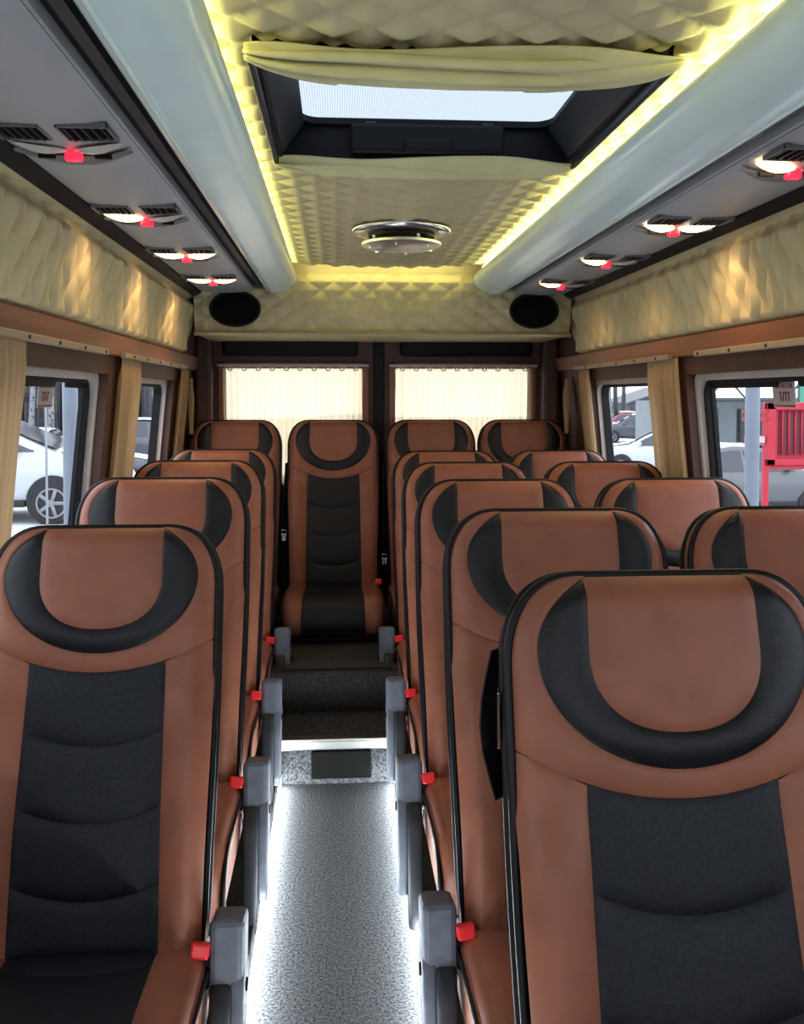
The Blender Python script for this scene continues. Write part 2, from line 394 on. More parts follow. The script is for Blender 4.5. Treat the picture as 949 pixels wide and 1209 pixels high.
# quilted bands above the windows
for k, (side, f) in enumerate(((-1, lambda x: x), (1, mir))):
    BP = [(-.640, 1.925), (-.700, 1.905), (-.700, 1.885), (-.690, 1.865), (-.700, 1.82), (-.716, 1.76), (-.728, 1.70), (-.735, 1.668), (-.752, 1.655)]
    seg = [0]
    for a, b in zip(BP, BP[1:]): seg.append(seg[-1] + math.hypot(b[0] - a[0], b[1] - a[1]))
    def bp(s):
        s *= seg[-1]
        for i in range(len(BP) - 1):
            if s <= seg[i + 1] + 1e-9:
                t = (s - seg[i]) / (seg[i + 1] - seg[i]); return (BP[i][0] + (BP[i + 1][0] - BP[i][0]) * t, BP[i][1] + (BP[i + 1][1] - BP[i][1]) * t)
    def band_pt(y, s):
        x, z = bp(s)
        pp = y / .066 + .20 * sin(2 * pi * s * 2.2) * (1 if round(y / .066) % 2 else -1)
        q = .032 * (abs(pp - round(pp)) * 2) ** .55
        rear = .06 * max(0, 1 - (4.50 - y) / .03) ** 2
        w = smooth01((s - .12) / .2) * smooth01((1 - s) / .06)
        return (f(x + q * w - rear), y, z)
    m = MB().grid(band_pt, rng(-.6, 4.50, .006), lin(0, 1, 30))
    o = m.build('trim_%d' % (8 + k), 'quilt', smooth=True)
    tag(o, 'cream quilted padded band above the windows by the ' + ('single seats' if side < 0 else 'paired seats'), 'trim', kind='structure')
    e = MB().tube([(f(-.746), y, 1.652) for y in lin(-.6, 4.50, 6)], .008, 8).build('trim_%d' % (10 + k), 'rubber', smooth=True)
    tag(e, 'black piping under the quilted band by the ' + ('single seats' if side < 0 else 'paired seats'), 'trim', kind='structure')

# ------------------------------------------------------------------ overhead consoles with duct mouldings
def extrude_profile(m, prof, f, ya, yb, cap=True):
    n = len(prof)
    v = [(f(x), ya, z) for x, z in prof] + [(f(x), yb, z) for x, z in prof]
    fa = [(i, i + 1, n + i + 1, n + i) for i in range(n - 1)]
    m.add(v, fa)
    if cap: m.add([(f(x), yb, z) for x, z in prof], [tuple(range(n))])
for side, f in ((-1, lambda x: x), (1, mir)):
    nm = 'single seats' if side < 0 else 'paired seats'
    t = thing('overhead_console', (f(-.45), 2.0, 1.94), label='grey overhead console with rounded pale duct above the ' + nm, cat='overhead console', group='overhead consoles')
    def L(m): m.v = [(x - f(-.45), y - 2.0, z - 1.94) for x, y, z in m.v]; return m
    # duct moulding, rounded towards the aisle, closed rear end
    tp = [(-.250, 2.036), (-.222, 2.036), (-.203, 2.031), (-.189, 2.018), (-.183, 1.998), (-.190, 1.975), (-.207, 1.952), (-.232, 1.937), (-.2345, 1.9368), (-.262, 1.927), (-.290, 1.923), (-.312, 1.926), (-.322, 1.936), (-.322, 1.97)]
    m = MB()
    ys = [-1.2, 0, 1, 2, 3, 4, 4.28, 4.33, 4.36, 4.375]
    sc = [1, 1, 1, 1, 1, 1, 1, .985, .94, .84]
    cxp, czp = -.265, 2.02
    m.grid(lambda i, j: (f(cxp + (tp[i][0] - cxp) * sc[j]), ys[j], czp + (tp[i][1] - czp) * sc[j]), range(len(tp)), range(len(ys)))
    m.add([(f(cxp + (a - cxp) * .84), 4.375, czp + (b - czp) * .84) for a, b in tp], [tuple(range(len(tp)))])
    L(m).build('duct_moulding', 'duct_plastic', t, smooth='auto')
    m = MB(); m.tube([(f(-.300), y, 1.9225) for y in (-1.2, 4.3)], .0045, 6)
    L(m).build('highlight_bead', 'duct_plastic', t, smooth=True)
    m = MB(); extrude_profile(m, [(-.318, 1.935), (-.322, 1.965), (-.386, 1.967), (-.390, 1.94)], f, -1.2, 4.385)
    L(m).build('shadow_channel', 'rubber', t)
    m = MB(); extrude_profile(m, [(-.345, 1.966), (-.345, 1.952), (-.366, 1.952), (-.366, 1.966)], f, -1.2, 4.385)
    L(m).build('luggage_rail', 'dark_plastic', t)
    cp = [(-.385, 1.965), (-.386, 1.945), (-.392, 1.939), (-.43, 1.932), (-.51, 1.927), (-.59, 1.930), (-.625, 1.936), (-.630, 1.95)]
    m = MB(); extrude_profile(m, cp, f, -1.2, 4.385)
    L(m).build('console_panel', 'console_plastic', t, smooth='auto')
    m = MB(); extrude_profile(m, [(-.622, 1.945), (-.625, 1.929), (-.655, 1.912), (-.672, 1.918), (-.672, 1.95)], f, -1.2, 4.40)
    L(m).build('edge_strip', 'rubber', t, smooth='auto')
    # LED strip lying along the gap between duct and ceiling
    m = MB().box(f(-.222) - .006, f(-.222) + .006, -.6, 4.27, 2.0375, 2.0455, .002)
    o = m.build('led_strip', 'led_warm')
    tag(o, 'glowing yellow LED strip between the ceiling and the duct above the ' + nm, 'led strip', 'ceiling LED strips')
o = MB().box(-.14, .59, 4.352, 4.362, 2.075, 2.085, .002).build('led_strip', 'led_warm')
tag(o, 'glowing yellow LED strip between the ceiling and the rear header', 'led strip', 'ceiling LED strips')

# service units: two vents, two lamps, red indicator
def console_z(x):     # height of the console underside at left-hand x
    return 1.927 + .6 * (x + .51) ** 2
def service_unit(f, sgn, yc, lit, label):
    t = thing('reading_light_unit', (f(-.51), yc, 1.927), label=label, cat='reading light', group='overhead reading light units')
    def P(x, y, dz=0): return (sgn * x * -1 if False else x, y, console_z(-.51 + x * 1.0) - 1.927 - dz)
    b = MB()   # crescent bezel
    def bez(u, v):
        x = -.112 + .224 * u
        return (x, .035 + .030 * sin(pi * u) + v * (.012 + .055 * sin(pi * u)), .6 * x * x - .004 - .006 * sin(pi * v))
    b.grid(bez, lin(0, 1, 26), lin(0, 1, 6)); b.build('bezel', 'bezel_plastic', t, smooth=True)
    for s in (-1, 1):
        g = MB(); cx = s * .060
        def Q(x, y, dz): return (x, y, .6 * x * x - dz)
        v = MB()
        for (xa, xb, ya, yb) in ((-.046, .046, -.135, -.130), (-.046, .046, -.048, -.043), (-.046, -.042, -.135, -.043), (.042, .046, -.135, -.043)):
            v.box(cx + xa, cx + xb, ya, yb, .6 * cx * cx - .006, .6 * cx * cx + .004, .001)
        v = v.build('air_vent', 'bezel_plastic', t)
        MB().grid(lambda x, y: Q(x, y, .003), lin(cx - .043, cx + .043, 5), [-.132, -.046]).build('vent_backing', 'speaker_cloth', v)
        for i in range(5):
            xx = cx - .032 + i * .016
            MB().box(xx - .0015, xx + .0015, -.131, -.047, .6 * xx * xx - .0065, .6 * xx * xx - .003).build('slat', 'dark_plastic', v)
        l = MB(); lx = s * .054
        l.grid(lambda a, r: (lx + .048 * r * cos(a), .008 + .020 * r * sin(a) - 2.6 * ((lx + .048 * r * cos(a)) ** 2) + .012, .6 * (lx + .048 * r * cos(a)) ** 2 - .004 - .010 * (1 - r * r)), lin(0, 2 * pi, 25), lin(.02, 1, 6))
        on = lit[0 if s < 0 else 1]
        l.build('lamp_lens', 'lamp_lens' if on else 'lamp_lens_off', t, smooth=True)
        if on:
            ld = bpy.data.lights.new('reading_lamp', 'SPOT'); ld.energy = 1.1; ld.color = (1, .62, .30); ld.spot_size = R(150); ld.spot_blend = .6
            ld.shadow_soft_size = .02
            lo = bpy.data.objects.new('reading_lamp', ld); COL.objects.link(lo); lo.parent = t; lo.location = (lx, .014, -.035)
        MB().box(lx - .016, lx + .016, .046, .056, -.012, -.003, .001).build('switch_slot', 'black_plastic', t)
    MB().box(-.016, .016, .030, .052, -.019, -.004, .004).build('indicator', 'red_led', t)
    return t
YU = [1.83, 2.53, 3.20, 3.88]
desc = ['nearest the roof hatch front', 'beside the roof hatch rear edge', 'level with the ceiling vent', 'closest to the rear header']
litL = [(0, 0), (1, 0), (1, 1), (1, 1)]; litR = [(1, 0), (1, 1), (1, 0), (1, 0)]
for i, y in enumerate(YU):
    service_unit(lambda x: x, -1, y, litL[i], 'overhead reading light unit above the single seats, ' + desc[i])
    service_unit(mir, 1, y + .05, litR[i], 'overhead reading light unit above the paired seats, ' + desc[i])

# ------------------------------------------------------------------ roof hatch
ht = thing('roof_hatch', (XC, 2.0, 2.05), label='square roof hatch with black frame and tinted glass', cat='roof hatch')
def LH(m): m.v = [(x - XC, y - 2.0, z - 2.05) for x, y, z in m.v]; return m
m = MB()
for (a, b, c, d) in ((HX0, HX0 + .012, HY0, HY1), (HX1 - .012, HX1, HY0, HY1)): m.box(a, b, c, d, 2.045, 2.14, .003)
m.box(HX0, HX1, HY0, HY0 + .012, 2.045, 2.14, .003).box(HX0, HX1, HY1 - .012, HY1, 2.045, 2.14, .003)
LH(m).build('frame', 'black_plastic', ht)
m = MB()      # rounded border of the lid
ro, ri = [], []
def rrect(x0, x1, y0, y1, r, n=8):
    pts = []
    for (cx, cy, a0) in ((x1 - r, y1 - r, 0), (x0 + r, y1 - r, 90), (x0 + r, y0 + r, 180), (x1 - r, y0 + r, 270)):
        for i in range(n + 1):
            a = R(a0 + 90 * i / n); pts.append((cx + r * cos(a), cy + r * sin(a)))
    return pts
A = rrect(HX0 + .005, HX1 - .005, HY0 + .005, HY1 - .005, .01); B = rrect(HX0 + .06, HX1 - .06, HY0 + .05, HY1 - .03, .05)
n = len(A)
m.add([(x, y, 2.125) for x, y in A] + [(x, y, 2.125) for x, y in B] + [(x, y, 2.14) for x, y in A] + [(x, y, 2.14) for x, y in B],
      [(i, (i + 1) % n, n + (i + 1) % n, n + i) for i in range(n)] + [(2 * n + i, 3 * n + i, 3 * n + (i + 1) % n, 2 * n + (i + 1) % n) for i in range(n)] + [(n + i, n + (i + 1) % n, 3 * n + (i + 1) % n, 3 * n + i) for i in range(n)])
LH(m).build('lid_border', 'black_plastic', ht)
m = MB().add([(x, y, 2.136) for x, y in B], [tuple(range(n))]); LH(m).build('pane', 'hatch_glass', ht)
m = MB().box(.035, .415, HY1 - .055, HY1 - .012, 2.052, 2.122, .008); LH(m).build('handle_box', 'black_plastic', ht)
m = MB().box(.165, .285, HY1 - .066, HY1 - .052, 2.054, 2.085, .006); LH(m).build('handle', 'black_plastic', ht)
for sx in (.07, .36):
    m = MB().box(sx, sx + .03, HY1 - .05, HY1 - .02, 2.118, 2.128, .003); LH(m).build('catch', 'dark_plastic', ht)
for sx, s in ((HX0 + .013, 1), (HX1 - .013, -1)):
    m = MB(); m.prism([(0, 2.05), (.052, 2.123), (0, 2.123)], lambda p: (sx + s * p[0], HY0 + .10, p[1]), lambda p: (sx + s * p[0], HY1 - .03, p[1]))
    LH(m).build('side_lining', 'dark_plastic', ht)
for sx in (HX0 - .004, HX1 + .004):
    m = MB().box(sx - .006, sx + .006, HY0 + .02, HY1 - .01, 2.028, 2.046, .003); LH(m).build('guide_rail', 'dark_plastic', ht)
# gathered blinds at both ends of the hatch
def blind(y0, depth, drop, folds, sag, label):
    m = MB()
    def fn(u, v):
        x = HX0 - .012 + u * (HX1 - HX0 + .024)
        mid = sin(pi * u)
        e = 1 - abs(2 * u - 1) ** 6
        ph = v * folds * 2 * pi
        yy = y0 + depth * (.5 + (v - .5) * (.45 + .55 * e)) + .012 * sin(ph + .9 * sin(5 * u + v * 3)) * (.5 + .5 * e)
        zz = 2.044 - drop * sin(pi * min(1, v * .85 + .1)) * (.35 + .65 * e) - sag * mid * (.3 + v) + .011 * cos(ph + u * 1.9 + sin(7 * u)) * (.35 + .65 * e)
        return (x, yy, zz)
    m.grid(fn, lin(0, 1, 60), lin(0, 1, 48))
    m.v = [(x - XC, y - y0, z - 2.046) for x, y, z in m.v]
    o = m.build('hatch_blind', 'drape', smooth=True, loc=(XC, y0, 2.046))
    sm = o.modifiers.new('thickness', 'SOLIDIFY'); sm.thickness = .003
    tag(o, label, 'blind', 'roof hatch blinds')
blind(HY0 - .055, .11, .035, 4, .012, 'gathered cream blind at the front edge of the roof hatch')
blind(HY1 - .045, .115, .022, 2, .004, 'gathered cream blind at the edge of the hatch facing the ceiling vent')

# ------------------------------------------------------------------ ceiling vent
cv = thing('ceiling_vent', (XC + .005, 3.34, 2.045), label='round silver mushroom vent in the quilted ceiling', cat='ceiling vent')
MB().lathe([(.105, .0), (.175, .0), (.178, -.006), (.168, -.016), (.125, -.022), (.105, -.010)], 48, ring=True).build('flange', 'chrome', cv, smooth=True)
MB().lathe([(.02, .004), (.118, .004), (.118, -.030), (.02, -.030)], 40).build('throat', 'black_plastic', cv)
MB().lathe([(.005, -.046), (.130, -.046), (.142, -.050), (.142, -.058), (.130, -.063), (.06, -.070), (.005, -.072)], 48).build('disc', 'aluminium', cv, smooth='auto')
for i in range(6):
    a = 2 * pi * i / 6 + .3
    MB().obox(Matrix.Translation((.085 * cos(a), .085 * sin(a), -.066)) @ Matrix.Rotation(a, 4, 'Z') @ Matrix.Rotation(R(4.5), 4, 'Y'), .07, .006, .006, .001).build('spoke', 'chrome', cv)
for a in (.4, 2.0, 3.6, 5.2):
    MB().tube([(.11 * cos(a), .11 * sin(a), -.008), (.11 * cos(a), .11 * sin(a), -.05)], .006, 8).build('strut', 'chrome', cv, smooth=True)

# ------------------------------------------------------------------ side windows, rails, curtains
def side_window(idx, f, sgn, ya, yb, label):
    """rounded inner frame, rubber and pane set into the leaning wall opening"""
    zc = (WZ0 + WZ1) / 2; yc = (ya + yb) / 2
    t = thing('window_%d' % idx, (f(wall_x(zc)), yc, zc), label=label, cat='window', kind='structure')
    def pt(y, z, out): return (f(wall_x(z) - out) - f(wall_x(zc)), y - yc, z - zc)
    def ring(o0, i0, oa, ob, nm, mt, rO, rI):
        A = rrect(ya - o0, yb + o0, WZ0 - o0, WZ1 + o0, rO, 8); B = rrect(ya + i0, yb - i0, WZ0 + i0, WZ1 - i0, rI, 8); n = len(A)
        m = MB()
        m.add([pt(*p, oa) for p in A] + [pt(*p, oa) for p in B] + [pt(*p, ob) for p in A] + [pt(*p, ob) for p in B],
              [(i, (i + 1) % n, n + (i + 1) % n, n + i) for i in range(n)] + [(2 * n + i, 3 * n + i, 3 * n + (i + 1) % n, 2 * n + (i + 1) % n) for i in range(n)]
              + [(n + i, n + (i + 1) % n, 3 * n + (i + 1) % n, 3 * n + i) for i in range(n)] + [(i, 2 * n + i, 2 * n + (i + 1) % n, (i + 1) % n) for i in range(n)])
        return m.build(nm, mt, t, smooth='auto')
    ring(.0005, .020, .030, .075, 'window_frame', 'frame_plastic', .03, .06)
    ring(-.017, .033, .050, .082, 'rubber_seal', 'rubber', .06, .05)
    m = MB(); zs = (WZ0 + .02, WZ1 - .02); ys = (ya + .02, yb - .02)
    m.add([pt(ys[0], zs[0], .070), pt(ys[1], zs[0], .070), pt(ys[1], zs[1], .070), pt(ys[0], zs[1], .070)], [(0, 1, 2, 3)])
    m.build('pane', 'window_glass', t)
    return t, pt
wi = 1
PT = {}
for side, f in ((-1, lambda x: x), (1, mir)):
    nm = 'single seats' if side < 0 else 'paired seats'
    for j, (ya, yb) in enumerate(WINS):
        lab = ['cab window', 'front passenger window', 'wide passenger window with a paper sticker', 'narrow rear passenger window'][j] + ' beside the ' + nm
        t, pt = side_window(wi, f, side, ya, yb, lab); PT[(side, j)] = (t, pt); wi += 1
    # dark shade bands at the glass top and sliding pane edge
    t, pt = PT[(side, 2)]
    for (a, b) in (((1.56, 2.80), (2.92, 3.12)) if side < 0 else ((1.56, 2.50), (2.62, 3.12))):
        m = MB(); P = rrect(a, b, WZ1 - .048, WZ1 - .022, .012, 4)
        m.prism(P, lambda p: pt(p[0], p[1], .060), lambda p: pt(p[0], p[1], .069)); m.build('shade_band', 'black_plastic', t)
    m = MB().prism([(3.09, WZ0 + .03), (3.115, WZ0 + .03), (3.115, WZ1 - .05), (3.09, WZ1 - .05)], lambda p: pt(p[0], p[1], .056), lambda p: pt(p[0], p[1], .069)); m.build('sliding_bar', 'rubber', t)
    # two-line paper sticker on the glass (print too blurred to read: rows of short red strokes)
    y0 = 2.66 if side < 0 else 2.53; z0 = 1.418
    sg = thing('window_sticker', (f(wall_x(1.43) - .066), y0 + .06, z0 + .05), label='small white paper sticker with red print on the glass by the ' + nm, cat='sticker', group='window stickers')
    def spt(y, z, out): return (f(wall_x(z) - out) - f(wall_x(1.43) - .066), y - y0 - .06, z - z0 - .05)
    MB().prism([(y0, z0), (y0 + .135, z0), (y0 + .135, z0 + .095), (y0, z0 + .095)], lambda p: spt(p[0], p[1], .066), lambda p: spt(p[0], p[1], .0645)).build('paper', 'paper', sg)
    pr = MB(); rs = random.Random(3)
    for (za, zb, ya, yb, n) in ((.055, .082, .015, .12, 7), (.018, .046, .035, .10, 4)):
        for k in range(n):
            a = ya + (yb - ya) * k / n; w = (yb - ya) / n * .42
            pr.prism([(y0 + a, z0 + za), (y0 + a + w, z0 + za), (y0 + a + w, z0 + zb), (y0 + a, z0 + zb)], lambda p: spt(p[0], p[1], .0643), lambda p: spt(p[0], p[1], .0638))
            h = (za + zb) / 2 + rs.choice((-.008, 0, .008))
            pr.prism([(y0 + a, z0 + h), (y0 + a + w * 2, z0 + h), (y0 + a + w * 2, z0 + h + .005), (y0 + a, z0 + h + .005)], lambda p: spt(p[0], p[1], .0643), lambda p: spt(p[0], p[1], .0638))
    pr.prism([(y0, z0 + .003), (y0 + .135, z0 + .003), (y0 + .135, z0 + .007), (y0, z0 + .007)], lambda p: spt(p[0], p[1], .0643), lambda p: spt(p[0], p[1], .0638))
    pr.build('print', 'print_red', sg)
    # curtain rails
    for (ra, rb, w) in ((.9, 2.98, 'wide window'), (3.22, 4.52, 'narrow rear window')):
        r = thing('curtain_rail', (f(wall_x(1.585) + .032), (ra + rb) / 2, 1.590), label='pale metal curtain rail over the %s by the %s' % (w, nm), cat='curtain rail', group='curtain rails')
        MB().box(-.010, .010, ra - (ra + rb) / 2, rb - (ra + rb) / 2, -.010, .008, .002).build('rail', 'rail_metal', r)
        k = ra + .12
        while k < rb:
            MB().lathe([(.001, 0), (.005, 0), (.005, .003), (.001, .003)], 10, Matrix.Translation((-side * .0105, k - (ra + rb) / 2, -.002)) @ Matrix.Rotation(-side * pi / 2, 4, 'Y')).build('screw', 'dark_plastic', r)
            k += .24

def side_curtain(f, ya, yb, z0, z1, n, amp, label, mt='curtain_cream', taper=.0):
    m = MB(); rs = random.Random(int(ya * 100)); ph = [rs.uniform(-.5, .5) for _ in range(4)]
    yc = (ya + yb) / 2
    def fn(u, v):
        z = z1 + (z0 - z1) * v
        tie = 1 - taper * sin(pi * min(1, v * 1.0)) 
        wob = .25 * sin(3 * v + ph[0]) + .15 * sin(7 * v + ph[1])
        y = yc + (u - .5) * (yb - ya) * tie + .004 * sin(5 * v + 9 * u)
        p = sin(2 * pi * n * u + wob) + .35 * sin(2 * pi * n * 2.3 * u + ph[2])
        top = .45 + .55 * min(1, v / .08)
        return (f(wall_x(z) + .023 + amp * .85 * (p * top)) - f(wall_x(1.3)), y - yc, z - 1.3)
    m.grid(fn, lin(0, 1, n * 12 + 1), lin(0, 1, 30))
    m.grid(lambda u, v: (lambda q: (q[0], q[1], q[2]))(fn(u, 0)) if v == 0 else (fn(u, 0)[0], fn(u, 0)[1], fn(u, 0)[2] + .012), lin(0, 1, n * 12 + 1), [0, 1])
    o = m.build('curtain', mt, smooth=True, loc=(f(wall_x(1.3)), yc, 1.3))
    tag(o, label, 'curtain', 'gathered side curtains')
side_curtain(lambda x: x, 1.95, 2.27, .80, 1.572, 6, .014, 'gathered cream curtain at the front end of the wide window by the single seats')
side_curtain(lambda x: x, 3.24, 3.55, .80, 1.572, 6, .015, 'gathered cream curtain on the pillar between the windows by the single seats')
side_curtain(lambda x: x, 4.46, 4.68, .80, 1.565, 4, .012, 'narrow gathered cream curtain behind the narrow window by the single seats')
side_curtain(mir, 3.17, 3.50, .80, 1.572, 6, .015, 'gathered cream curtain on the pillar between the windows by the paired seats')
side_curtain(mir, 4.32, 4.50, .80, 1.565, 4, .012, 'narrow gathered cream curtain behind the narrow window by the paired seats')
side_curtain(mir, 1.55, 1.80, .80, 1.572, 6, .014, 'gathered cream curtain at the front end of the wide window by the paired seats')
for f, nm in ((lambda x: x, 'single seats'), (mir, 'paired seats')):      # tie-backs hanging in the rear corners
    m = MB()
    def fn(u, v):
        w = .030 * (.5 + sin(pi * min(1, v * 1.05 + .05))) * (1 - .45 * v)
        return (f(wall_x(1.4) + .040 + .010 * sin(2 * pi * 2 * u + 4 * v)) - f(wall_x(1.4)), (u - .5) * w * 2.4, .14 - .28 * v)
    m.grid(fn, lin(0, 1, 20), lin(0, 1, 20))
    o = m.build('curtain_tie', 'curtain_cream', smooth=True, loc=(f(wall_x(1.4)), 4.74, 1.40)); tag(o, 'loose cream curtain tie hanging in the rear corner by the ' + nm, 'curtain tie', 'curtain ties')

# rear door curtains
for k, (xa, xb) in enumerate(DW):
    nm = 'behind the aisle bench seat' if k == 0 else 'behind the paired bench seats'
    xa -= .005; xb += .005; xc = (xa + xb) / 2
    m = MB(); n = 20; rs = random.Random(k)
    ph = [rs.uniform(0, 6) for _ in range(6)]
    def fn(u, v):
        uu = u + .010 * sin(9 * u * pi + ph[0])
        edge = 1 + 1.6 * (abs(2 * u - 1) ** 6)
        sc = .5 * sin(2 * pi * 10 * u)
        z = DZ1 - .002 - v * .62 + (.007 * abs(sin(pi * 10 * u)) if v < .02 else 0)
        y = Y1 - .045 + .010 * edge * sin(2 * pi * n * uu + 1.5 * sin(v * 2 + ph[1])) * (.5 + .5 * min(1, v * 6)) 
        return (xa + (xb - xa) * (.5 + (u - .5) * (1 - .04 * v)) - xc, y - Y1, z)
    m.grid(fn, lin(0, 1, 260), lin(0, 1, 30))
    o = m.build('rear_curtain', 'curtain_sheer', smooth=True, loc=(xc, Y1, 0)); tag(o, 'sheer cream curtain on the rear door window ' + nm, 'curtain', 'rear door curtains')
    r = thing('rear_curtain_rail', (xc, Y1 - .04, DZ1 + .01), label='thin curtain rail with hooks on the rear door ' + nm, cat='curtain rail', group='rear curtain rails')
    MB().box(xa - xc - .03, xb - xc + .03, -.012, .004, -.002, .012, .002).build('rail', 'frame_plastic', r)
    for i in range(10):
        MB().tube([(xa - xc + .04 + i * (xb - xa - .08) / 9 + .011 * cos(a), -.016, -.014 + .009 * sin(a)) for a in [2 * pi * q / 14 for q in range(14)]], .0028, 6, closed=True).build('hook', 'frame_plastic', r, smooth=True)

# ------------------------------------------------------------------ LED strips along the aisle
for sx, nm in ((-.2135, 'single seats'), (.2135, 'paired seats')):
    o = MB().box(sx - .004, sx + .004, -.4 + .8, 3.43, .012, .034, .002).build('floor_led_strip', 'led_white')
    tag(o, 'bright white LED strip along the aisle floor beside the ' + nm, 'led strip', 'aisle LED strips')

# ------------------------------------------------------------------ seats
LB = 0.835; TH = R(14); ZB = 0.30; HWB = 0.225
ca, sa = cos(TH), sin(TH)
def BK(x, t, h): return (x, t * sa - h * ca, ZB + t * ca + h * sa)
RX, RY = .105, .135
def hw(t):
    b = HWB - .010 * (1 - smooth01(t / .5)) 
    d = t - (LB - RY)
    if d <= 0: return b
    d = min(1, d / RY); return b - RX + RX * (1 - d ** 2.3) ** (1 / 2.3)
def top(x):
    a = abs(x) - (HWB - RX)
    if a <= 0: return LB
    a = min(1, a / RX); return LB - RY + RY * (1 - a ** 2.3) ** (1 / 2.3)
def edge_d(x, t): return max(0, min(hw(t) - abs(x), top(x) - t))
def SURF(x, t):
    q = abs(x) / HWB
    bol = .026 * smooth01((q - .45) / .4) * (1 - smooth01((t - (LB - .40)) / .12))
    hr = .016 * (1 - q * q) * smooth01((t - (LB - .33)) / .12)
    lum = .014 * exp(-((t - .22) / .16) ** 2)
    e = edge_d(x, t)
    roll = -.030 * max(0, 1 - e / .042) ** 2.2
    return .030 + bol + hr + lum + roll
def patch(P, nu, nv, wu, wv, amp=.007, g=.010, wrinkle=0):
    m = MB()
    def fn(u, v):
        x, t = P(u, v)
        eu = min(u, 1 - u) * wu; ev = min(v, 1 - v) * wv
        h = SURF(x, t) + amp * ((1 - exp(-eu / g)) * (1 - exp(-ev / g))) - .002
        if wrinkle: h += wrinkle * sin(x * 190 + t * 20) * exp(-t / .035) * min(1, min(eu, ev) / .01)
        return BK(x, t, h)
    return m.grid(fn, seamspace(nu), seamspace(nv))
def T(z): return LB - z
def arc(x): return T(.302) + 1.32 * x * x
TCU = T(.105); PHI0 = None
def u_out(ph):
    s_, c_ = sin(ph), cos(ph)
    return (.190 * c_, TCU + (.158 * s_ if s_ < 0 else .128 * s_))
def u_in(ph, pe):
    s_, c_ = sin(ph), cos(ph)
    if s_ < 0:
        k = 2.3; return (.120 * math.copysign(abs(c_) ** (2 / k), c_), TCU - .109 * abs(s_) ** (2 / k))
    return (math.copysign(.120 - .002 * s_, c_), TCU + .103 * s_ / sin(pe))
PE = 0.0
while True:
    x, t = u_out(PE)
    if t >= top(x) - .0025 or PE > 1.4: break
    PE += .002
def phis(u): return PE - u * (pi + 2 * PE)
def ray_out(ph):
    x0, t0 = u_out(ph); cx, ct = 0, TCU - .02
    dx, dt = x0 - cx, t0 - ct; k = 1.0
    while k < 4:
        x, t = cx + dx * k, ct + dt * k
        if t < arc(x) or abs(x) > hw(t) or t > top(x): break
        k += .004
    k -= .004; return (cx + dx * k, ct + dt * k)
RAYS = {}
def lerp2(a, b, v): return (a[0] + (b[0] - a[0]) * v, a[1] + (b[1] - a[1]) * v)
def P_center(u, v):
    ph = phis(u); a = u_in(ph, PE)
    b = (0, max(a[1], TCU - .005)) if sin(ph) >= 0 else (0, TCU - .005)
    return lerp2(a, b, v)
def P_band(u, v): ph = phis(u); return lerp2(u_out(ph), u_in(ph, PE), v)
def P_surr(u, v):
    ph = phis(u); k = round(u, 6)
    if k not in RAYS: RAYS[k] = ray_out(ph)
    return lerp2(RAYS[k], u_out(ph), v)
def hwc(t): return .128 + .010 * (1 - t / LB)
TK = [T(.302), T(.447), T(.592), T(.737), 0.0]
def cseam(i, x): return 0.0 if i == 4 else (arc(x) if i == 0 else TK[i] + 1.75 * x * x)
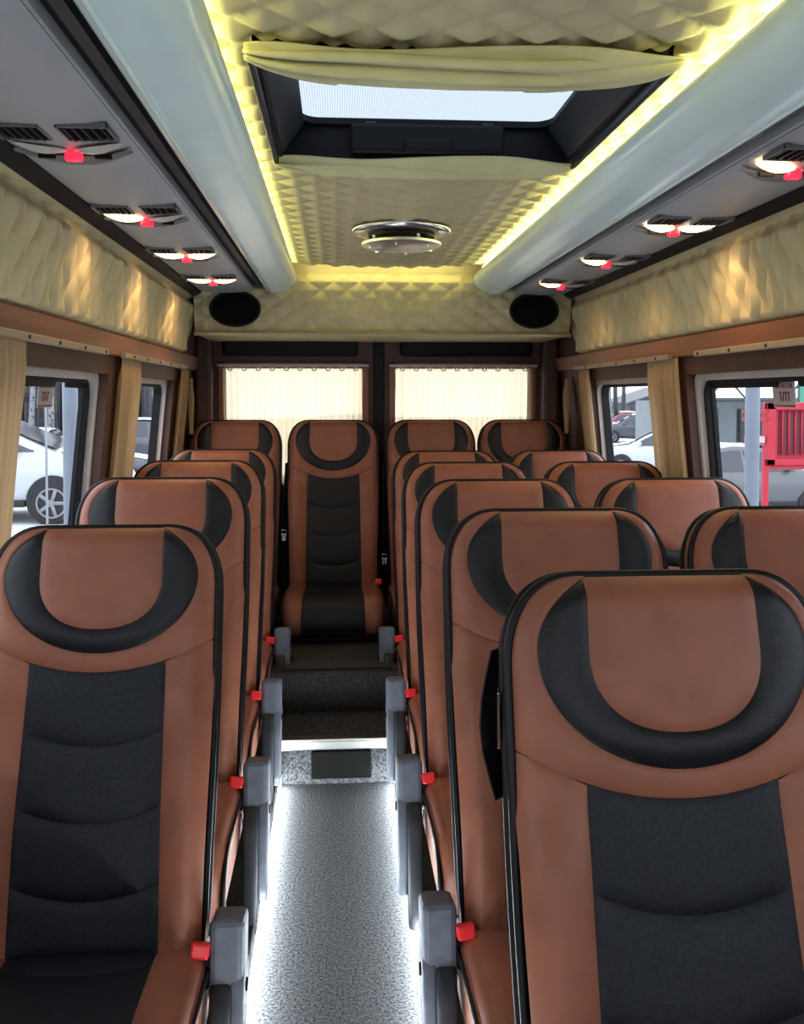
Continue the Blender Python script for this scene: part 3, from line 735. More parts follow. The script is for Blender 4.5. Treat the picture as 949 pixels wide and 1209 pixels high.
def seat_meshes():
    S = {}
    # centre of the headrest needs no groove along its spine
    m = MB()
    def fc(u, v):
        x, t = P_center(u, v); ev = v * .12; eu = min(u, 1 - u) * .5
        h = SURF(x, t) + .006 * (1 - exp(-ev / .010)) * (1 - exp(-eu / .008)) - .002
        return BK(x, t, h)
    m.grid(fc, seamspace(61), [i / 14 for i in range(15)]); S['headrest_pad'] = (m.mesh('headrest_pad', True), 'brown_leather')
    S['headrest_band'] = (patch(P_band, 81, 9, .75, .05, .006, .008).mesh('headrest_band', True), 'black_leather')
    S['headrest_surround'] = (patch(P_surr, 101, 9, .9, .06, .005, .008).mesh('headrest_surround', True), 'brown_leather')
    for s in (-1, 1):
        def P(u, v):
            # columns follow the outline
            vt = v
            xin = hwc(.3); 
            t_in = arc(.125); t_out = arc(.222)
            t = vt * (t_in + (t_out - t_in) * u)
            x = hwc(t) + (hw(t) - hwc(t)) * u
            return (s * x, t)
        S['side_panel_%d' % s] = (patch(P, 15, 40, .095, .6, .006, .010, wrinkle=.005).mesh('side_panel', True), 'brown_leather')
    for i in range(4):
        def P(u, v):
            xx = (2 * u - 1)
            tb, tt = cseam(i + 1, xx * .132), cseam(i, xx * .132)
            t = tb + (tt - tb) * v
            return (xx * hwc(t), t)
        S['back_panel_%d' % i] = (patch(P, 25, 15, .26, .145, .010, .014, wrinkle=.002 if i == 3 else 0).mesh('back_panel', True), 'mesh_fabric')
    # outline polyline of the backrest (bottom, up one side, over the top, down)
    out = []
    for t in lin(0.0, LB - RY, 12): out.append((hw(t), t))
    for a in lin(0, 1, 14)[1:]:
        d = sin(a * pi / 2); out.append((hw(LB - RY + RY * d), LB - RY + RY * d))
    full = out + [(-x, t) for x, t in reversed(out)]
    def ringpts(scale_in, h):
        pts = []
        n = len(full)
        for x, t in full:
            cx, ct = 0, .42
            k = 1 - scale_in / .3
            pts.append(BK(cx + (x - cx) * (1 - scale_in / .225), ct + (t - ct) * (1 - scale_in / .42), h))
        return pts
    def loft(rs, capend=False, capstart=False):
        n = len(full); m = MB(); v = [p for r in rs for p in r]; f = []
        for i in range(len(rs) - 1):
            for j in range(n):
                j2 = (j + 1) % n; f.append((i * n + j, i * n + j2, (i + 1) * n + j2, (i + 1) * n + j))
        if capend: f.append(tuple((len(rs) - 1) * n + j for j in range(n)))
        if capstart: f.append(tuple(range(n - 1, -1, -1)))
        return m.add(v, f)
    S['side_boxing'] = (loft([ringpts(.002, .0), ringpts(-.003, -.008), ringpts(-.003, -.030), ringpts(0, -.036)]).mesh('side_boxing', True), 'brown_leather')
    m = loft([ringpts(0, -.036), ringpts(-.002, -.05), ringpts(.002, -.075), ringpts(.02, -.095), ringpts(.06, -.105)], True)
    m.add(ringpts(.012, .0), [tuple(range(len(full)))])
    S['back_shell'] = (m.mesh('back_shell', True), 'shell')
    m = MB(); m.tube([BK(x * 1.004, t + (.001 if t > LB - .05 else 0), .001) for x, t in full], .0072, 8, closed=True)
    m.tube([BK(x * 1.012, t + (.003 if t > LB - .05 else 0), -.036) for x, t in full], .0065, 8, closed=True)
    S['piping'] = (m.mesh('piping', True), 'piping')
    # ---- cushion
    CP = [(.06, ZB - .015), (.0, ZB + .0), (-.10, ZB + .012), (-.25, ZB + .022), (-.36, ZB + .026), (-.41, ZB + .018), (-.442, ZB - .006), (-.455, ZB - .04), (-.452, ZB - .09), (-.435, ZB - .125)]
    def catmull(P, s):
        n = len(P) - 1; s = max(0, min(n - 1e-6, s * n)); i = int(s); t = s - i
        p0, p1, p2, p3 = P[max(0, i - 1)], P[i], P[i + 1], P[min(n, i + 2)]
        return tuple(.5 * (2 * b + (c - a) * t + (2 * a - 5 * b + 4 * c - d) * t * t + (3 * b - a - 3 * c + d) * t ** 3) for a, b, c, d in zip(p0, p1, p2, p3))
    def cush(P, nu, nv, wu, wv, amp=.008, g=.012):
        m = MB()
        def fn(u, v):
            x, s = P(u, v); y, z = catmull(CP, s); y2, z2 = catmull(CP, min(1, s + .01)); y1, z1 = catmull(CP, max(0, s - .01))
            ny, nz = -(z2 - z1), (y2 - y1); l = math.hypot(ny, nz) or 1; ny, nz = -ny / l, -nz / l
            eu = min(u, 1 - u) * wu; ev = min(v, 1 - v) * wv
            h = amp * (1 - exp(-eu / g)) * (1 - exp(-ev / g)) - .03 * max(0, (abs(x) - .195) / .035) ** 2
            h += .012 * smooth01((abs(x) - .10) / .08)
            return (x, y + ny * h, z + nz * h)
        return m.grid(fn, seamspace(nu), seamspace(nv))
    S['cushion_center_0'] = (cush(lambda u, v: ((2 * u - 1) * .135, .20 * v + .02 * sin(pi * u) * v), 25, 12, .27, .10).mesh('cushion_panel', True), 'mesh_fabric')
    S['cushion_center_1'] = (cush(lambda u, v: ((2 * u - 1) * (.135 + .01 * v), (.20 + .02 * sin(pi * u)) * (1 - v) + v), 25, 30, .27, .45).mesh('cushion_panel', True), 'mesh_fabric')
    for s in (-1, 1):
        S['cushion_side_%d' % s] = (cush(lambda u, v: (s * ((.135 + .01 * max(0, (v - .2) / .8)) * (1 - u) + .230 * u), v), 12, 36, .09, .6, .006).mesh('cushion_side', True), 'brown_leather')
    # cushion body: boxing around the sides, dark pan under it
    prof = [catmull(CP, s) for s in lin(0, 1, 30)]
    nP = len(prof)
    for s in (-1, 1):
        m = MB()
        ring = [(s * .229, y * .99, z - .022) for y, z in prof]; low = [(s * .226, min(.05, y), ZB - .125) for y, z in prof]
        m.add(ring + low, [(i, i + 1, nP + i + 1, nP + i) for i in range(nP - 1)])
        S['cushion_boxing_%d' % s] = (m.mesh('cushion_boxing', True), 'brown_leather')
    m = MB()
    for s in (-1, 1):
        m.tube([(s * .230, y * 1.0, z - .020) for y, z in prof], .006, 8)
    m.tube([(-.229 + .458 * u, -.437, ZB - .125) for u in lin(0, 1, 6)], .006, 8)
    S['cushion_piping'] = (m.mesh('cushion_piping', True), 'piping')
    S['cushion_pan'] = (MB().box(-.222, .222, -.43, .07, ZB - .15, ZB - .035, .012).mesh('cushion_pan'), 'shell')
    # ---- stand
    m = MB().box(-.20, .20, -.37, .04, ZB - .185, ZB - .148, .008)
    S['seat_frame'] = (m.mesh('seat_frame'), 'black_plastic')
    for s in (-1, 1):
        m = MB(); m.prism([(-.36, 0), (.03, 0), (.03, .02), (-.09, .06), (-.09, ZB - .18), (-.24, ZB - .18), (-.24, .06), (-.36, .02)], lambda p: (s * .15 - .015, p[0], p[1]), lambda p: (s * .15 + .015, p[0], p[1]))
        S['leg_%d' % s] = (m.mesh('leg'), 'black_plastic')
    # ---- aisle-side fittings for each side
    for s in (-1, 1):
        m = MB()
        m.obox(Matrix.Translation((s * .266, -.02, .300)) @ Matrix.Rotation(R(-12), 4, 'X'), .064, .095, .140, .012)
        S['recliner_cover_%d' % s] = (m.mesh('recliner_cover'), 'grey_plastic')
        # folded-down armrest: a tapering paddle hanging from the pivot
        def bprism(pr, xa, xb, bev):
            q = MB(); q.prism(pr, lambda p: (s * xa, p[0], p[1]), lambda p: (s * xb, p[0], p[1]))
            me = q.mesh('tmp'); bm = bmesh.new(); bm.from_mesh(me); bpy.data.meshes.remove(me)
            bmesh.ops.bevel(bm, geom=[e for e in bm.edges if abs(e.verts[0].co.x - e.verts[1].co.x) < 1e-5], offset=bev, segments=3, affect='EDGES', profile=.5)
            r = MB(); r.addbm(bm); return r
        pr = [(.000, .250), (-.060, .275), (-.095, .262), (-.118, .215), (-.150, .090), (-.170, .010), (-.166, -.030), (-.140, -.036), (-.120, -.010), (-.06, .15), (-.005, .215)]
        S['armrest_%d' % s] = (bprism(pr, .238, .276, .009).mesh('armrest', True), 'dark_plastic')
        pr = [(.02, .270), (-.050, .292), (-.080, .268), (-.100, .20), (-.128, .08), (-.115, .035), (-.07, .09), (-.01, .18), (.02, .23)]
        S['armrest_trim_%d' % s] = (bprism(pr, .274, .299, .006).mesh('armrest_trim', True), 'grey_plastic')
        m = MB(); m.lathe([(.003, 0), (.012, 0), (.012, .006), (.003, .006)], 14, Matrix.Translation((s * .297, -.040, .245)) @ Matrix.Rotation(s * pi / 2, 4, 'Y'))
        S['pivot_bolt_%d' % s] = (m.mesh('pivot_bolt'), 'black_plastic')
        m = MB(); m.obox(Matrix.Translation((s * .222, -.045, .285)) @ Matrix.Rotation(R(-20), 4, 'X') @ Matrix.Rotation(R(s * 8), 4, 'Y'), .032, .026, .075, .006)
        m.tube([(s * .222, -.02, .22), (s * .224, .02, .17)], .008, 6)
        S['buckle_%d' % s] = (m.mesh('buckle'), 'black_plastic')
        m = MB(); m.obox(Matrix.Translation((s * .219, -.060, .328)) @ Matrix.Rotation(R(-20), 4, 'X') @ Matrix.Rotation(R(s * 8), 4, 'Y'), .034, .030, .028, .005)
        S['release_button_%d' % s] = (m.mesh('release_button'), 'red_button')
    return S
SM = seat_meshes()
def part(key, t, nm=None, parent=None):
    me, mt = SM[key]; return obj(nm or me.name.split('.')[0], me, mt, parent or t)
def make_seat(loc, label, group, aisle=0, buckle=0, legs=True, base_z=None):
    t = thing('passenger_seat', loc, label=label, cat='seat', group=group)
    sh = part('back_shell', t); part('side_boxing', t); part('piping', t)
    h = part('headrest_surround', t); part('headrest_band', t, parent=h); part('headrest_pad', t, parent=h)
    part('side_panel_-1', t); part('side_panel_1', t)
    for i in range(4): part('back_panel_%d' % i, t)
    pan = part('cushion_pan', t)
    part('cushion_center_0', t); part('cushion_center_1', t); part('cushion_side_-1', t); part('cushion_side_1', t)
    part('cushion_boxing_-1', t); part('cushion_boxing_1', t); part('cushion_piping', t)
    if legs:
        fr = part('seat_frame', t); part('leg_-1', t); part('leg_1', t)
    if aisle:
        part('recliner_cover_%d' % aisle, t); a = part('armrest_%d' % aisle, t); part('armrest_trim_%d' % aisle, t, parent=a); part('pivot_bolt_%d' % aisle, t, parent=a)
    if buckle:
        b = part('buckle_%d' % buckle, t); bb = part('release_button_%d' % buckle, t, parent=b); bb['label'] = 'red release button'
    return t
DR = [1.10, 1.80, 2.52, 3.24, 3.96]
XL = [0, -.480, -.498, -.508, -.512]; XA = [.462, .473, .472, .482, .488]; XW = [0, 1.000, 1.000, 1.000, .998]
PZ = .10
ordn = [q + ' ahead of the rear bench' for q in ('directly', 'second', 'third', 'fourth', 'fifth')]
SEATS = {}
for i, d in enumerate(DR):
    k = 4 - i
    if i > 0:
        dd = d - (.015 if i == 1 else 0); z = PZ - (.02 if i == 1 else 0)
        SEATS['L', i] = make_seat((XL[i], dd, PZ), 'brown and black seat in the single column, ' + ordn[k], 'single seats', aisle=1, buckle=1)
    SEATS['A', i] = make_seat((XA[i], d, PZ), 'brown and black aisle seat of the pairs, ' + ordn[k], 'aisle seats of the pairs', aisle=-1, buckle=-1)
    if i > 0:
        SEATS['W', i] = make_seat((XW[i], d, PZ), 'brown and black window seat of the pairs, ' + ordn[k], 'window seats of the pairs', buckle=-1)
for k_, o_ in SEATS.items():
    o_.scale = {'L': (1.05, 1, 1), 'A': (1.05, 1, .99), 'W': (1.03, 1, .99)}[k_[0]]
SEATS['L', 1].scale = (1.02, 1, .967); SEATS['A', 0].scale = (1.0, 1, .985)
RB = ['against the wall behind the single column', 'in the middle, facing down the aisle', 'behind the aisle seats of the pairs', 'against the wall behind the window seats of the pairs']
for j, x in enumerate((-.515, -.02, .480, .960)):
    s = make_seat((x, 4.60, .212), 'brown and black rear bench seat ' + RB[j], 'rear bench seats', buckle=(1 if j == 1 else 0), legs=False)
    MB().box(-.20, .20, -.40, .03, .124, .156, .006).build('seat_base', 'shell', s)
    SEATS['R', j] = s

# seat belts: webbing with a metal tongue
def belt(parent, pts, wdir, w, tongue=None):
    m = MB(); P = [Vector(p) for p in pts]; wv = Vector(wdir).normalized() * w / 2; nrm = Vector((0, 0, 0))
    v = []
    for i, p in enumerate(P):
        a = P[max(0, i - 1)]; b = P[min(len(P) - 1, i + 1)]; tn = (b - a).normalized(); nn = tn.cross(wv).normalized() * .0012
        v += [p - wv - nn, p + wv - nn, p + wv + nn, p - wv + nn]
    f = []
    for i in range(len(P) - 1):
        for j in range(4): f.append((i * 4 + j, i * 4 + (j + 1) % 4, (i + 1) * 4 + (j + 1) % 4, (i + 1) * 4 + j))
    m.add(v, f); b = m.build('belt_webbing', 'piping', parent, smooth='auto')
    if tongue:
        q = MB(); x, y, z = tongue
        q.tube([(x + .017 * cos(a), y, z + .014 * sin(a)) for a in [2 * pi * i / 4 + pi / 4 for i in range(4)]], .004, 6, closed=True)
        q.box(x - .011, x + .011, y - .003, y + .003, z - .045, z - .012, .002).build('belt_tongue', 'chrome', b)
    return b
belt(SEATS['R', 1], [(-.236, .17, .90), (-.240, .11, .70), (-.244, .06, .50), (-.242, .0, .30), (-.238, -.03, .20)], (.5, 1, 0), .035, (-.246, .035, .565))
belt(SEATS['R', 2], [(-.236, .17, .90), (-.240, .11, .70), (-.244, .05, .50), (-.240, .0, .30)], (.5, 1, 0), .035, (-.246, .025, .44))
a = SEATS['A', 0]
belt(a, [(-.230, .225, 1.00), (-.238, .218, .97), (-.246, .21, .935), (-.249, .203, .90), (-.246, .195, .865), (-.238, .187, .83), (-.230, .18, .80)], (.9, 1, 0), .040)
q = MB(); q.box(-.2395, -.2365, .175, .19, .87, .95, .001).build('belt_tongue', 'chrome', a)
w = SEATS['W', 1]
q = MB(); q.box(-.275, -.232, .13, .18, .70, .745, .012).box(-.262, -.240, .135, .165, .735, .765, .008).build('belt_guide', 'black_plastic', w)

# ------------------------------------------------------------------ outside: snow, cars, trees, poles
GZ = -.65
def gz(x, y=10): return GZ - .32 * smooth01((x - 3) / 4) + .30 * smooth01((-x - 1.5) / 2) * (1 - smooth01((y - 16.2) / 4)) - .45 * smooth01(-x / 4) * smooth01((y - 17) / 7)
g = MB().grid(lambda x, y: (x, y, gz(x, y)), [-70, -40, -20, -10] + lin(-6, 12, 37) + [20, 40, 70], [-30, 0, 10] + lin(15, 27, 25) + [40, 60, 85, 110])
tag(g.build('ground', 'slush', smooth=True), 'slushy snow covered car park ground', 'ground', kind='structure')

CAMR = cam.rotation_euler.to_matrix()
def px(xp, yp, d):
    """picture point at depth d (metres along the vehicle) -> x, z"""
    v = CAMR @ Vector(((xp - W_IMG / 2) / FPX, (H_IMG / 2 - yp) / FPX + cam_d.shift_y * H_IMG / FPX, -1))
    k = d / v.y
    return v.x * k, CAMZ + v.z * k

def car(loc, rz, paint, label, kind='sedan', snow=True, scale=1.0):
    t = thing('car', loc, rz, label=label, cat='car', group='parked cars outside'); t.scale = (scale,) * 3
    L_ = 4.4; wd_ = .88
    if kind == 'sedan':
        P = [(-2.2, .55, .62), (-2.12, .42, .88), (-1.7, .32, .97), (-1.35, .28, 1.02), (-.75, .25, 1.38), (-.2, .22, 1.46), (.35, .22, 1.44), (.75, .24, 1.24), (1.15, .25, 1.0), (1.75, .28, .90), (2.1, .36, .76), (2.22, .5, .58)]
    elif kind == 'suv':
        P = [(-2.2, .5, .9), (-2.15, .42, 1.25), (-2.0, .36, 1.5), (-1.4, .32, 1.66), (-.4, .3, 1.70), (.3, .3, 1.66), (.75, .3, 1.40), (1.1, .3, 1.14), (1.8, .32, 1.05), (2.12, .40, .88), (2.22, .52, .66)]
    else:   # one-box van-like hatch with a long sloping bonnet
        P = [(-2.2, .5, .9), (-2.12, .38, 1.2), (-1.8, .32, 1.42), (-1.0, .28, 1.56), (-.2, .26, 1.58), (.4, .26, 1.46), (.95, .26, 1.20), (1.4, .27, 1.02), (1.85, .32, .90), (2.1, .38, .76), (2.22, .5, .56)]
    belt_z = {'sedan': .93, 'suv': 1.08, 'hatch': 1.0}[kind]
    sec = []
    for (l, zb, zt) in P:
        e = 1 - .18 * (abs(l) / 2.22) ** 6
        zs = min(belt_z, zt)
        wg = wd_ * e * (1 - .26 * max(0, zt - belt_z) / .5)
        half = [(wd_ * e * .9, zb), (wd_ * e, zb + (zs - zb) * .4), (wd_ * e * .985, zb + (zs - zb) * .8), (wd_ * e * .95, zs), ((wd_ * e * .95 + wg * .9) / 2, (zs + zt) / 2), (wg * .88, zt - .03 * (zt > belt_z)), (wg * .5, zt + .015), (0, zt + .02)]
        sec.append([(l, y, z) for y, z in half] + [(l, -y, z) for y, z in reversed(half[:-1])])
    n = len(sec[0]); m = MB(); m.v = [p for s_ in sec for p in s_]
    for i in range(len(sec) - 1):
        for j in range(n): m.f.append((i * n + j, i * n + (j + 1) % n, (i + 1) * n + (j + 1) % n, (i + 1) * n + j))
    m.f.append(tuple(range(n - 1, -1, -1))); m.f.append(tuple((len(sec) - 1) * n + j for j in range(n)))
    o = m.build('body', paint, t, smooth='auto')
    def roof(l):
        for (a, b) in zip(P, P[1:]):
            if a[0] <= l <= b[0]: return a[2] + (b[2] - a[2]) * (l - a[0]) / (b[0] - a[0])
        return belt_z
    def side_y(l, z):
        zt = roof(l); zs = min(belt_z, zt); e = 1 - .18 * (abs(l) / 2.22) ** 6
        wg = wd_ * e * (1 - .26 * max(0, zt - belt_z) / .5)
        a = wd_ * e * .95; mid = (a + wg * .9) / 2; top_ = wg * .88
        k = (z - zs) / max(1e-3, zt - zs)
        return (a + (mid - a) * k * 2) if k < .5 else (mid + (top_ - mid) * (k - .5) * 2)
    for s_ in (-1, 1):
        rng_ = {'sedan': ((-1.05, -.08), (-.02, .86)), 'suv': ((-1.95, -1.2), (-1.1, -.2), (-.12, .82)), 'hatch': ((-1.75, -1.05), (-.95, -.1), (-.02, .78), (.84, 1.12))}[kind]
        for (a, b) in rng_:
            w_ = MB()
            ls = lin(a, b, 7); bot = []; tp_ = []
            for l in ls:
                zt = max(belt_z + .04, roof(l) - .10); bot.append((l, s_ * (side_y(l, belt_z + .02) + .012), belt_z + .02)); tp_.append((l, s_ * (side_y(l, zt) + .012), zt))
            w_.add(bot + tp_, [(i, i + 1, 8 + i, 7 + i) for i in range(6)])
            w_.build('side_window', 'car_glass', t)
        ml = {'sedan': .82, 'suv': .80, 'hatch': .88}[kind]
        MB().obox(Matrix.Translation((ml, s_ * (wd_ + .06), belt_z + .08)), .10, .16, .12, .035).build('wing_mirror', paint, t, smooth='auto')
        for l in (-1.35, 1.38):
            MB().lathe([(.01, -.02), (.36, -.02), (.36, .012), (.01, .012)], 28, Matrix.Translation((l, s_ * (wd_ - .005), .33)) @ Matrix.Rotation(-s_ * pi / 2, 4, 'X')).build('wheel_arch', 'tyre', t, smooth='auto')
            w_ = MB(); w_.lathe([(.20, -.11), (.28, -.10), (.30, -.05), (.30, .05), (.28, .095), (.20, .10)], 28, Matrix.Translation((l, s_ * (wd_ - .07), .30)) @ Matrix.Rotation(-s_ * pi / 2, 4, 'X'))
            w_ = w_.build('tyre', 'tyre', t, smooth='auto')
            r_ = MB(); mt_ = Matrix.Translation((l, s_ * (wd_ + .032), .30)) @ Matrix.Rotation(-s_ * pi / 2, 4, 'X')
            r_.lathe([(.19, 0), (.215, 0), (.215, .018), (.19, .018)], 28, mt_, ring=True); r_.lathe([(.005, 0), (.05, 0), (.05, .02), (.005, .02)], 12, mt_)
            for q in range(5):
                r_.obox(mt_ @ Matrix.Rotation(2 * pi * q / 5, 4, 'Z') @ Matrix.Translation((.115, 0, .008)), .16, .05, .014, .003)
            r_.build('rim', 'rim', w_, smooth='auto')
        MB().obox(Matrix.Translation((2.08, s_ * .62, .70 if kind != 'suv' else .86)), .16, .30, .11, .03).build('headlight', 'car_glass', t, smooth='auto')
    # windscreen
    fl_ = {'sedan': (.36, 1.12), 'suv': (.34, 1.08), 'hatch': (.42, 1.36)}[kind]
    m = MB(); m.grid(lambda u, l: (l, (2 * u - 1) * (side_y(l, roof(l)) - .10), roof(l) + .026), lin(0, 1, 6), lin(*fl_, 6)); m.build('windscreen', 'car_glass', t, smooth=True)
    MB().box(-1.0, 1.0, -wd_ - .004, wd_ + .004, .24, .34, .02).build('sill', 'tyre', t)
    if snow:
        m = MB(); ls = {'sedan': (-.8, .4), 'suv': (-1.9, .3), 'hatch': (-1.8, .35)}[kind]
        m.grid(lambda u, l: (l, (2 * u - 1) * .60, roof(l) + .02 + .06 * (1 - (2 * u - 1) ** 4)), lin(0, 1, 8), lin(*ls, 8)); m.build('roof_snow', 'snow', t, smooth=True)
        m = MB(); ls = {'sedan': (1.2, 2.0), 'suv': (1.15, 2.0), 'hatch': (1.42, 2.0)}[kind]
        m.grid(lambda u, l: (l, (2 * u - 1) * .70, roof(l) + .02 + .04 * (1 - (2 * u - 1) ** 4)), lin(0, 1, 8), lin(*ls, 6)); m.build('bonnet_snow', 'snow', t, smooth=True)
    return t
# seen through the window by the single seats
def carx(xp, d, off): return px(xp, 560, d)[0] + off
car((carx(62, 13.4, -1.38), 14.25, GZ + .30), 0, 'car_white', 'white snow-dusted car nearest the pole beyond the single seats', 'hatch')
car((carx(50, 31, 0), 31, GZ - .45), 0.0, 'car_white', 'white sedan parked behind the white car, in front of the forest', 'sedan')
car((carx(96, 25, 0), 25, GZ - .45), R(8), 'car_dark', 'dark car parked just behind the pole and the white car', 'sedan')
car((carx(182, 35, 0), 35, GZ - .45), R(10), 'car_dark', 'dark car seen through the narrow rear window by the single seats', 'suv')
# seen through the window by the paired seats
car((carx(939, 18.5, -1.38), 18.5, GZ - .32), R(0), 'car_grey', 'grey car with visible front wheel behind the red cage', 'sedan', snow=False)
car((carx(754, 48, 0), 48, GZ - .32), R(165), 'car_dark', 'dark car parked on the open snow before the grey shed', 'sedan')
car((carx(738, 56, 0), 56, GZ - .32), R(175), 'car_red', 'dull red car parked beside the grey shed', 'sedan')
car((carx(795, 27.5, 0), 27.5, GZ - .32), R(150), 'car_white', 'white car on the snow between the grey car and the grey shed', 'sedan')

def post(name, xp, d, w, h, label, mt='pole_grey'):
    x, _ = px(xp, 500, d)
    t = thing(name, (x, d, gz(x)), label=label, cat='pole')
    MB().lathe([(w * .5, 0), (w * .5, h), (w * .45, h + .02)], 20).build('shaft', mt, t, smooth='auto')
    MB().lathe([(w * .5, 0), (w * 1.1, 0), (w * 1.1, .04), (w * .5, .05)], 20).build('base_plate', mt, t, smooth='auto')
    return t
p1 = post('steel_pole', 83, 7.6, .118, 4.2, 'grey steel pole standing between the vehicle and the white car')
p2 = post('steel_pole', 888, 8.0, .125, 4.2, 'grey steel pole standing between the vehicle and the grey car')
# thin white tree trunk (left), drawn as a plain post, beyond the pole
x, _ = px(54, 480, 12.5)
t = thing('thin_trunk', (x, 12.5, gz(x)), label='thin pale tree trunk, drawn as a plain post, in front of the white car', cat='post')
MB().lathe([(.016, 0), (.016, 2.1), (.012, 2.12)], 12).build('shaft', 'kiosk_wall', t, smooth='auto')

# red cage board on posts with rails
x0, z1 = px(903, 475, 9.6); x1, z0 = px(975, 549, 9.6)
t = thing('red_cage', ((x0 + x1) / 2, 9.6, GZ), label='bright red barred cage board on a thin red post', cat='board')
def LC(m): m.v = [(x - (x0 + x1) / 2, y - 9.6, z - GZ) for x, y, z in m.v]; return m
LC(MB().box(x0, x1, 9.6, 9.66, z0, z1, .01)).build('back_board', 'sign_red', t)
for b_ in ((x0, x0 + .10, z0, z1), (x1 - .04, x1, z0, z1), (x0, x1, z0, z0 + .07), (x0, x1, z1 - .08, z1)):
    LC(MB().box(b_[0], b_[1], 9.55, 9.60, b_[2], b_[3], .008)).build('frame', 'sign_red', t)
LC(MB().box(x0 + .15, x1 - .06, 9.585, 9.598, z0 + .12, z1 - .10, .004)).build('dark_panel', 'sign_dark', t)
for i in range(6):
    xx = x0 + .18 + i * (x1 - x0 - .26) / 6
    LC(MB().tube([(xx, 9.57, z0 + .10), (xx, 9.57, z1 - .08)], .009, 6)).build('bar', 'sign_red', t, smooth=True)
for yp in (486, 495): 
    xa, zz = px(876, yp, 9.58); LC(MB().box(xa, x0 + .02, 9.55, 9.59, zz - .02, zz + .02, .005)).build('rail', 'sign_red', t)
xa, zz = px(878, 519, 9.58); xb, _ = px(900, 519, 9.58)
LC(MB().box(xa, xb, 9.52, 9.55, zz - .035, zz + .035, .008)).build('white_plate', 'paper', t)
LC(MB().box(xa, xb + .03, 9.555, 9.58, zz - .045, zz + .045, .008)).build('red_plate', 'sign_red', t)
for xp in (904, 972):
    xa, _ = px(xp, 500, 9.6); LC(MB().box(xa - .028, xa + .028, 9.57, 9.63, GZ, z0 + .05, .006)).build('post', 'sign_red', t)
xa, zz = px(904, 552, 9.6); LC(MB().box(xa, x1, 9.58, 9.62, zz - .02, zz + .02, .004)).build('cross_rail', 'sign_red', t)

# green-roofed kiosk with trusses, behind
t = thing('kiosk', (16.7, 34, GZ - .32), label='pale kiosk with green canopy and dark steel trusses', cat='kiosk')
MB().box(-4.0, 6.5, 0, 5, 0, 2.25, .02).build('wall', 'kiosk_wall', t)
MB().box(-4.8, 7, -2.8, 5.4, 3.12, 3.5, .03).build('canopy', 'kiosk_green', t)
for i in range(8):
    a = -4.7 + i * 1.4
    MB().tube([(a, -2.7, 3.08), (a + .7, -2.7, 2.32), (a + 1.4, -2.7, 3.08)], .05, 6).build('truss', 'steel_dark', t, smooth=True)
MB().tube([(-4.7, -2.7, 2.30), (7, -2.7, 2.30)], .07, 6).build('truss_chord', 'steel_dark', t, smooth=True)
MB().tube([(-4.7, -2.7, 3.08), (7, -2.7, 3.08)], .07, 6).build('truss_chord', 'steel_dark', t, smooth=True)
for a in (-4.3, -.6, 3.0): MB().box(a - .14, a + .14, -2.8, -2.6, 0, 3.12, .01).build('column', 'kiosk_green', t)
for a in (-3.0, -1.2, .8, 2.8): MB().box(a - .55, a + .55, -.03, .02, .7, 1.95, .01).build('window', 'car_glass', t)
# low dark grey shed with sloping roof seen through the narrow window by the paired seats
xs, _ = px(743, 480, 64)
t = thing('shed', (xs, 64, GZ - .32), label='low dark grey shed with a sloping roof beyond the open snow', cat='shed')
m = MB(); m.prism([(0, 0), (3.2, 0), (3.2, 3.0), (0, 1.95)], lambda p: (p[0], 0, p[1]), lambda p: (p[0], 6, p[1])); m.build('wall', 'shed_grey', t)
m = MB(); m.prism([(-.25, 1.90), (3.3, 3.05), (3.3, 3.13), (-.25, 1.98)], lambda p: (p[0], -.3, p[1]), lambda p: (p[0], 6.3, p[1])); m.build('roof', 'steel_dark', t)
for a in (.9, 2.3): MB().box(a - .5, a + .5, -.05, .02, 0, 1.6, .02).build('shutter', 'steel_dark', t)

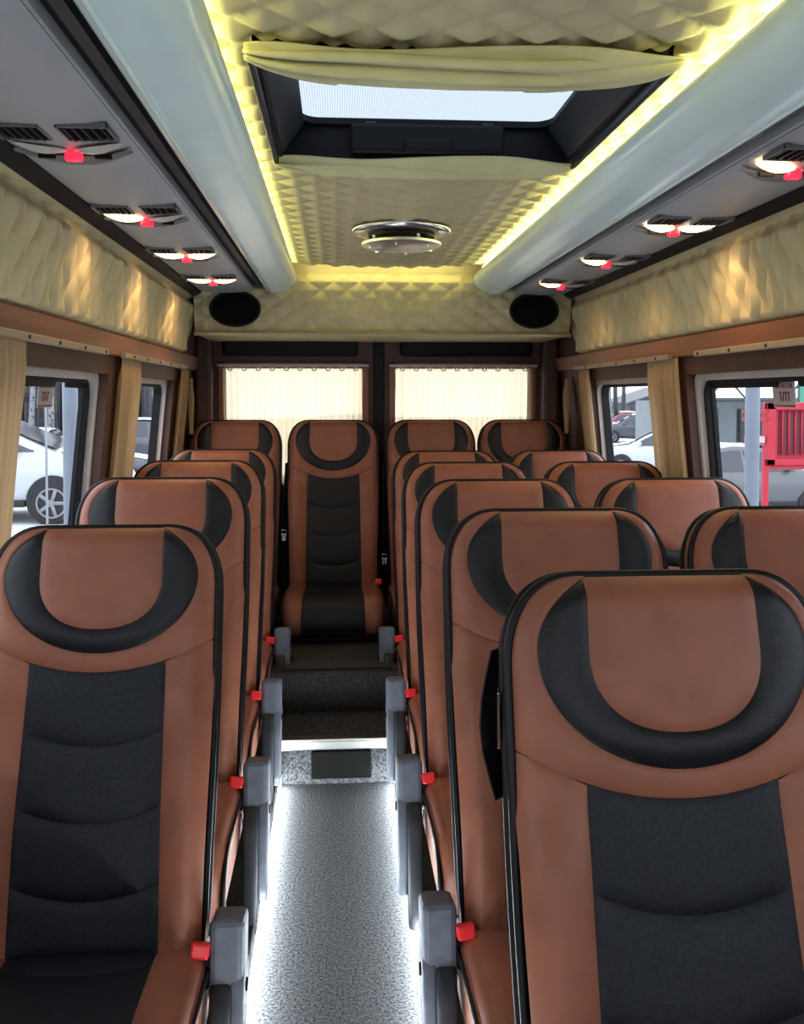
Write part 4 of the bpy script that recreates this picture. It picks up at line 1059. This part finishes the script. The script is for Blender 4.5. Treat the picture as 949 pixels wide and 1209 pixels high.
# bare winter trees
def tree_mesh(seed, h, mt):
    rs = random.Random(seed); m = MB()
    def branch(p, d, ln, r, lev):
        pts = [p]; q = p; dd = d
        k = 4 if lev == 0 else 3
        for i in range(k):
            dd = (dd + Vector((rs.uniform(-.12, .12), rs.uniform(-.12, .12), .04)) * (1 if lev else .35)).normalized(); q = q + dd * ln / k; pts.append(q)
        m.tube(pts, [r * (1 - .75 * i / k) for i in range(k + 1)], 6 if lev == 0 else 4)
        if lev < 3:
            for i in range(9 if lev == 0 else 4):
                f_ = rs.uniform(.25, 1.0) if lev == 0 else rs.uniform(.3, 1)
                idx = min(k - 1, int(f_ * k)); pp = pts[idx].lerp(pts[idx + 1], f_ * k - idx)
                a = rs.uniform(0, 2 * pi); nd = (dd * .55 + Vector((cos(a), sin(a), .35)) * .6).normalized()
                branch(pp, nd, ln * rs.uniform(.32, .5), r * (1 - .7 * f_) * .55 + .006, lev + 1)
    branch(Vector((0, 0, 0)), Vector((0, 0, 1)), h, h * .017, 0)
    me = m.mesh('bare_tree', True); me.materials.append(M[mt]); return me
TM = [tree_mesh(1, 9, 'bark'), tree_mesh(2, 11, 'twig'), tree_mesh(3, 10, 'bark'), tree_mesh(5, 9, 'birch')]
rs = random.Random(11)
def place_tree(x, y, label, group, k=None, sc=1):
    me = TM[rs.randrange(3) if k is None else k]
    o = bpy.data.objects.new('bare_tree', me); COL.objects.link(o); o.location = (x, y, gz(x, y)); o.rotation_euler = (0, 0, rs.uniform(0, 6)); s_ = rs.uniform(.8, 1.2) * sc; o.scale = (s_, s_, s_)
    tag(o, label, 'tree', group)
for i in range(14):
    d = 36 + 14 * (i % 3) / 3 + rs.uniform(0, 2)
    xp = 0 + 205 * (i / 13)
    x, _ = px(xp, 500, d)
    place_tree(x, d, 'bare dark winter tree in the forest beyond the cars and single seats', 'forest trees beyond the single seats')
for xp, d in ((60, 33), (36, 36), (185, 44)):
    x, _ = px(xp, 500, d); place_tree(x, d, 'pale birch trunk at the edge of the forest beyond the single seats', 'birches beyond the single seats', 3)
for xp, d in ((716, 50), (721, 44), (735, 60), (728, 56), (712, 62)):
    x, _ = px(xp, 500, d); place_tree(x, d, 'bare winter tree beside the grey shed beyond the paired seats', 'trees beside the shed', rs.choice((0, 1, 3)))
# distant wood: countless thin stems behind the trees
m = MB()
for i in range(800):
    d = rs.uniform(52, 68); xp = rs.uniform(-260, 228); x, _ = px(xp, 500, d); h = rs.uniform(6.5, 10.5); lx = rs.uniform(-.5, .5)
    m.tube([(x, d, gz(x, d)), (x + lx * .4, d, GZ + h * .5), (x + lx, d, GZ + h)], [.14, .10, .03], 4)
    for q in range(3):
        z = GZ + h * rs.uniform(.3, .9); a = rs.uniform(-1, 1)
        m.tube([(x, d, z), (x + a * 1.6, d + rs.uniform(-.4, .4), z + rs.uniform(.3, 1.6))], [.05, .015], 3)
o = m.build('distant_wood', 'twig'); tag(o, 'dense distant wood of thin bare stems behind the cars', 'wood', kind='stuff')
